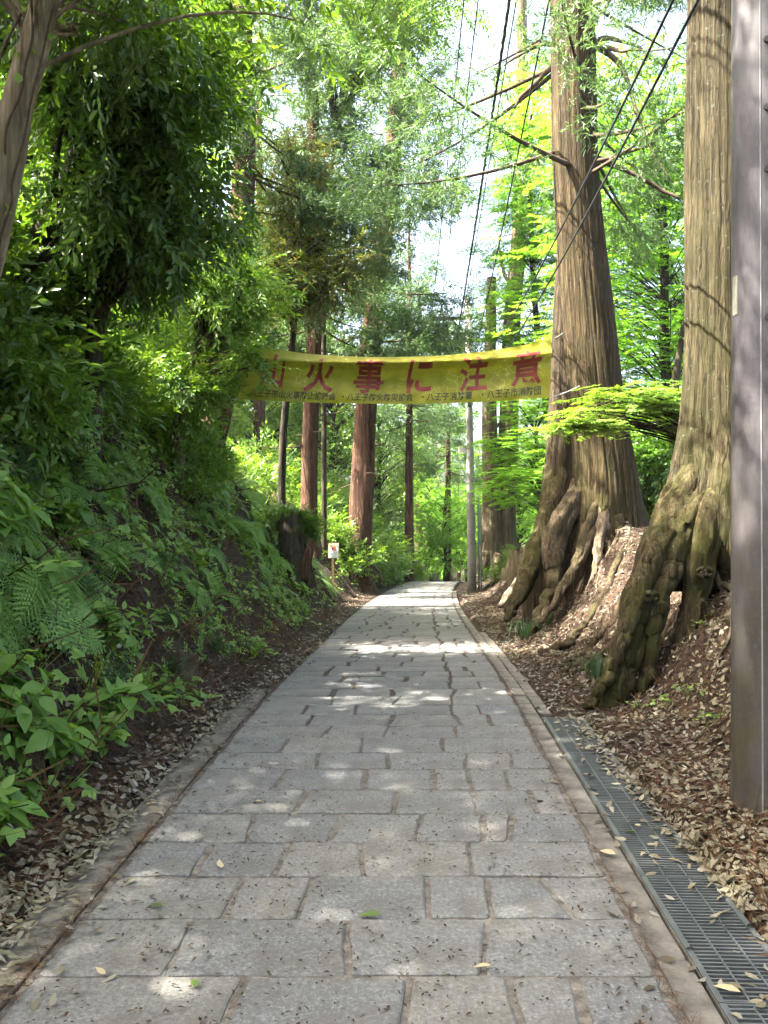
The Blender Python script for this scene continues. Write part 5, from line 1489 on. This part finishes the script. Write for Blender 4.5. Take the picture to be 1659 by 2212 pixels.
V, F = litter(4600, (2.0, 16), lambda y, n: x_left(y)+g.random(n)*PAVE_W, None, '', 1.0, .2, 71, -.35, temps=CR)
tag(add('crumbs', mesh_quads('crumbs', V, F), M['litter_dark']), 'dark crumbs of bark and leaf scattered over the paving', 'crumbs', kind='stuff')
# reddish needles packed in the joints at the paving edges
A = [litter(1500, (2.0, 12), lambda y, n: x_left(y)-.018+g.normal(0, .012, n), None, '', .5, .3, temps=NT), litter(700, (2.0, 9), lambda y, n: x_left(y)+PAVE_W+.004+g.normal(0, .008, n), None, '', .4, .3, temps=NT)]
V, F = join(A)
tag(add('joint_debris', mesh_quads('joint_debris', V, F), M['needle_dead']), 'reddish needles packed along the edges of the paving', 'debris', kind='stuff')

# single leaves lying on the paving and the gratings
M['leaf_tan'] = leaf_mat('tan_leaf', [(.35, .27, .16), (.42, .34, .22)], .1, .7, .2)
M['leaf_green'] = leaf_mat('fallen_green_leaf', [(.06, .11, .025), (.09, .14, .03)], .2, .5, .3)
def path_leaf(px, py, mat, label, s, az):
    d = F_PX*1.545/(py-CY); p = at(px, py, d)
    p[2] = .016
    V, F = L3[int(px) % 5]
    o = add('fallen_leaf', mesh_quads('fallen_leaf', V, F), mat, None, p, (r6.gauss(0, .12), r6.gauss(0, .15), az), s); tag(o, label, 'leaf', 'single leaves on the paving')
for a in [(478, 1880, 'leaf_tan', 'pale tan leaf lying on the left-middle paving stones', 1.0, .4), (822, 1982, 'leaf_green', 'dark green leaf lying on a row joint in the middle of the path', .9, 1.5), (425, 2140, 'leaf_green', 'small yellow-green leaf on the nearest row of stones', .7, .5),
          (228, 2110, 'leaf_tan', 'pale leaf on the nearest row of stones at the left', .7, 1.2), (1600, 2150, 'leaf_tan', 'tan leaf lying on the nearest drain grating', 1.0, 1.0), (1375, 1802, 'leaf_green', 'green leaf lying on the drain grating', .9, .6), (1383, 1785, 'leaf_tan', 'tan leaf beside the green leaf on the drain grating', .7, 2.2),
          (352, 1962, 'leaf_green', 'olive leaf sprig lying on the third row of stones', .8, 1.3), (1060, 2092, 'leaf_tan', 'tan leaf in a joint near the right kerb, low in the picture', .7, 1.6), (565, 1735, 'leaf_tan', 'tan leaf on the left-hand stones further up', .8, 1.2), (1330, 1850, 'leaf_tan', 'curled brown leaf on the right kerb', .9, .9)]:
    path_leaf(a[0], a[1], M[a[2]], *a[3:])
# rock outcrops at the foot of the left bank
def rock(px, py, d, s, label):
    g2 = np.random.default_rng(int(px)); th, ph = np.meshgrid(np.linspace(0, 2*math.pi, 25)[:-1], np.linspace(.02, math.pi-.02, 14), indexing='ij')
    D = np.stack([np.cos(th)*np.sin(ph), np.sin(th)*np.sin(ph), np.cos(ph)], -1).reshape(-1, 3)
    V = D*np.array(s)*(1+.45*vn(D[:, 0]*1.6+px, D[:, 1]*1.6, D[:, 2]*1.6, 3)+.14*vn(D[:, 0]*5, D[:, 1]*5, D[:, 2]*5, 4))[:, None]
    i = np.arange(24)[:, None]*14; j = np.arange(13)[None]; k = (i+14) % (24*14)
    F = np.stack([i+j, i+j+1, k+j+1, k+j], -1).reshape(-1, 4)
    x = spot(px, 0, d); tag(add('rock', mesh_quads('rock', V, F, True), M['rock'], None, (x, d, gz(x, d)-.05)), label, 'rock')
M['rock'] = plain('earthy_rock', (.06, .045, .028), .95, .1, 0, .7, 9, 1.0)
rock(45, 1620, 4.45, (.14, .28, .24), 'mossy brown rock face low on the bank at the left edge')
rock(395, 1440, 7.2, (.12, .2, .22), 'small pale rock face low on the left bank further up')

# faint haze between the far trees
m, nt, out = new_mat('thin_haze'); v = nt.nodes.new('ShaderNodeVolumePrincipled')
v.inputs['Density'].default_value = .0004; v.inputs['Color'].default_value = (.95, .97, 1, 1); v.inputs['Anisotropy'].default_value = .3
nt.links.new(v.outputs[0], out.inputs['Volume'])
b = MB(); b.box((0, 70, 9), (190, 176, 52)); tag(b.build('haze', m), kind='stuff')

# labels still shared by a few look-alikes get their place, counted from the left of the picture
sets = {}
for o in list(COL.objects):
    if o.parent is None and 'label' in o and 'category' in o: sets.setdefault(o['label'], []).append(o)
for lab, os_ in sets.items():
    if 1 < len(os_) <= 22 and len(lab.split()) <= 12:
        os_.sort(key=lambda o: o.location.x/max(o.location.y, .5))
        for q, o in enumerate(os_):
            o['group'] = o.get('group', lab); o['label'] = f'{lab}, {ORD[q]} from the left'
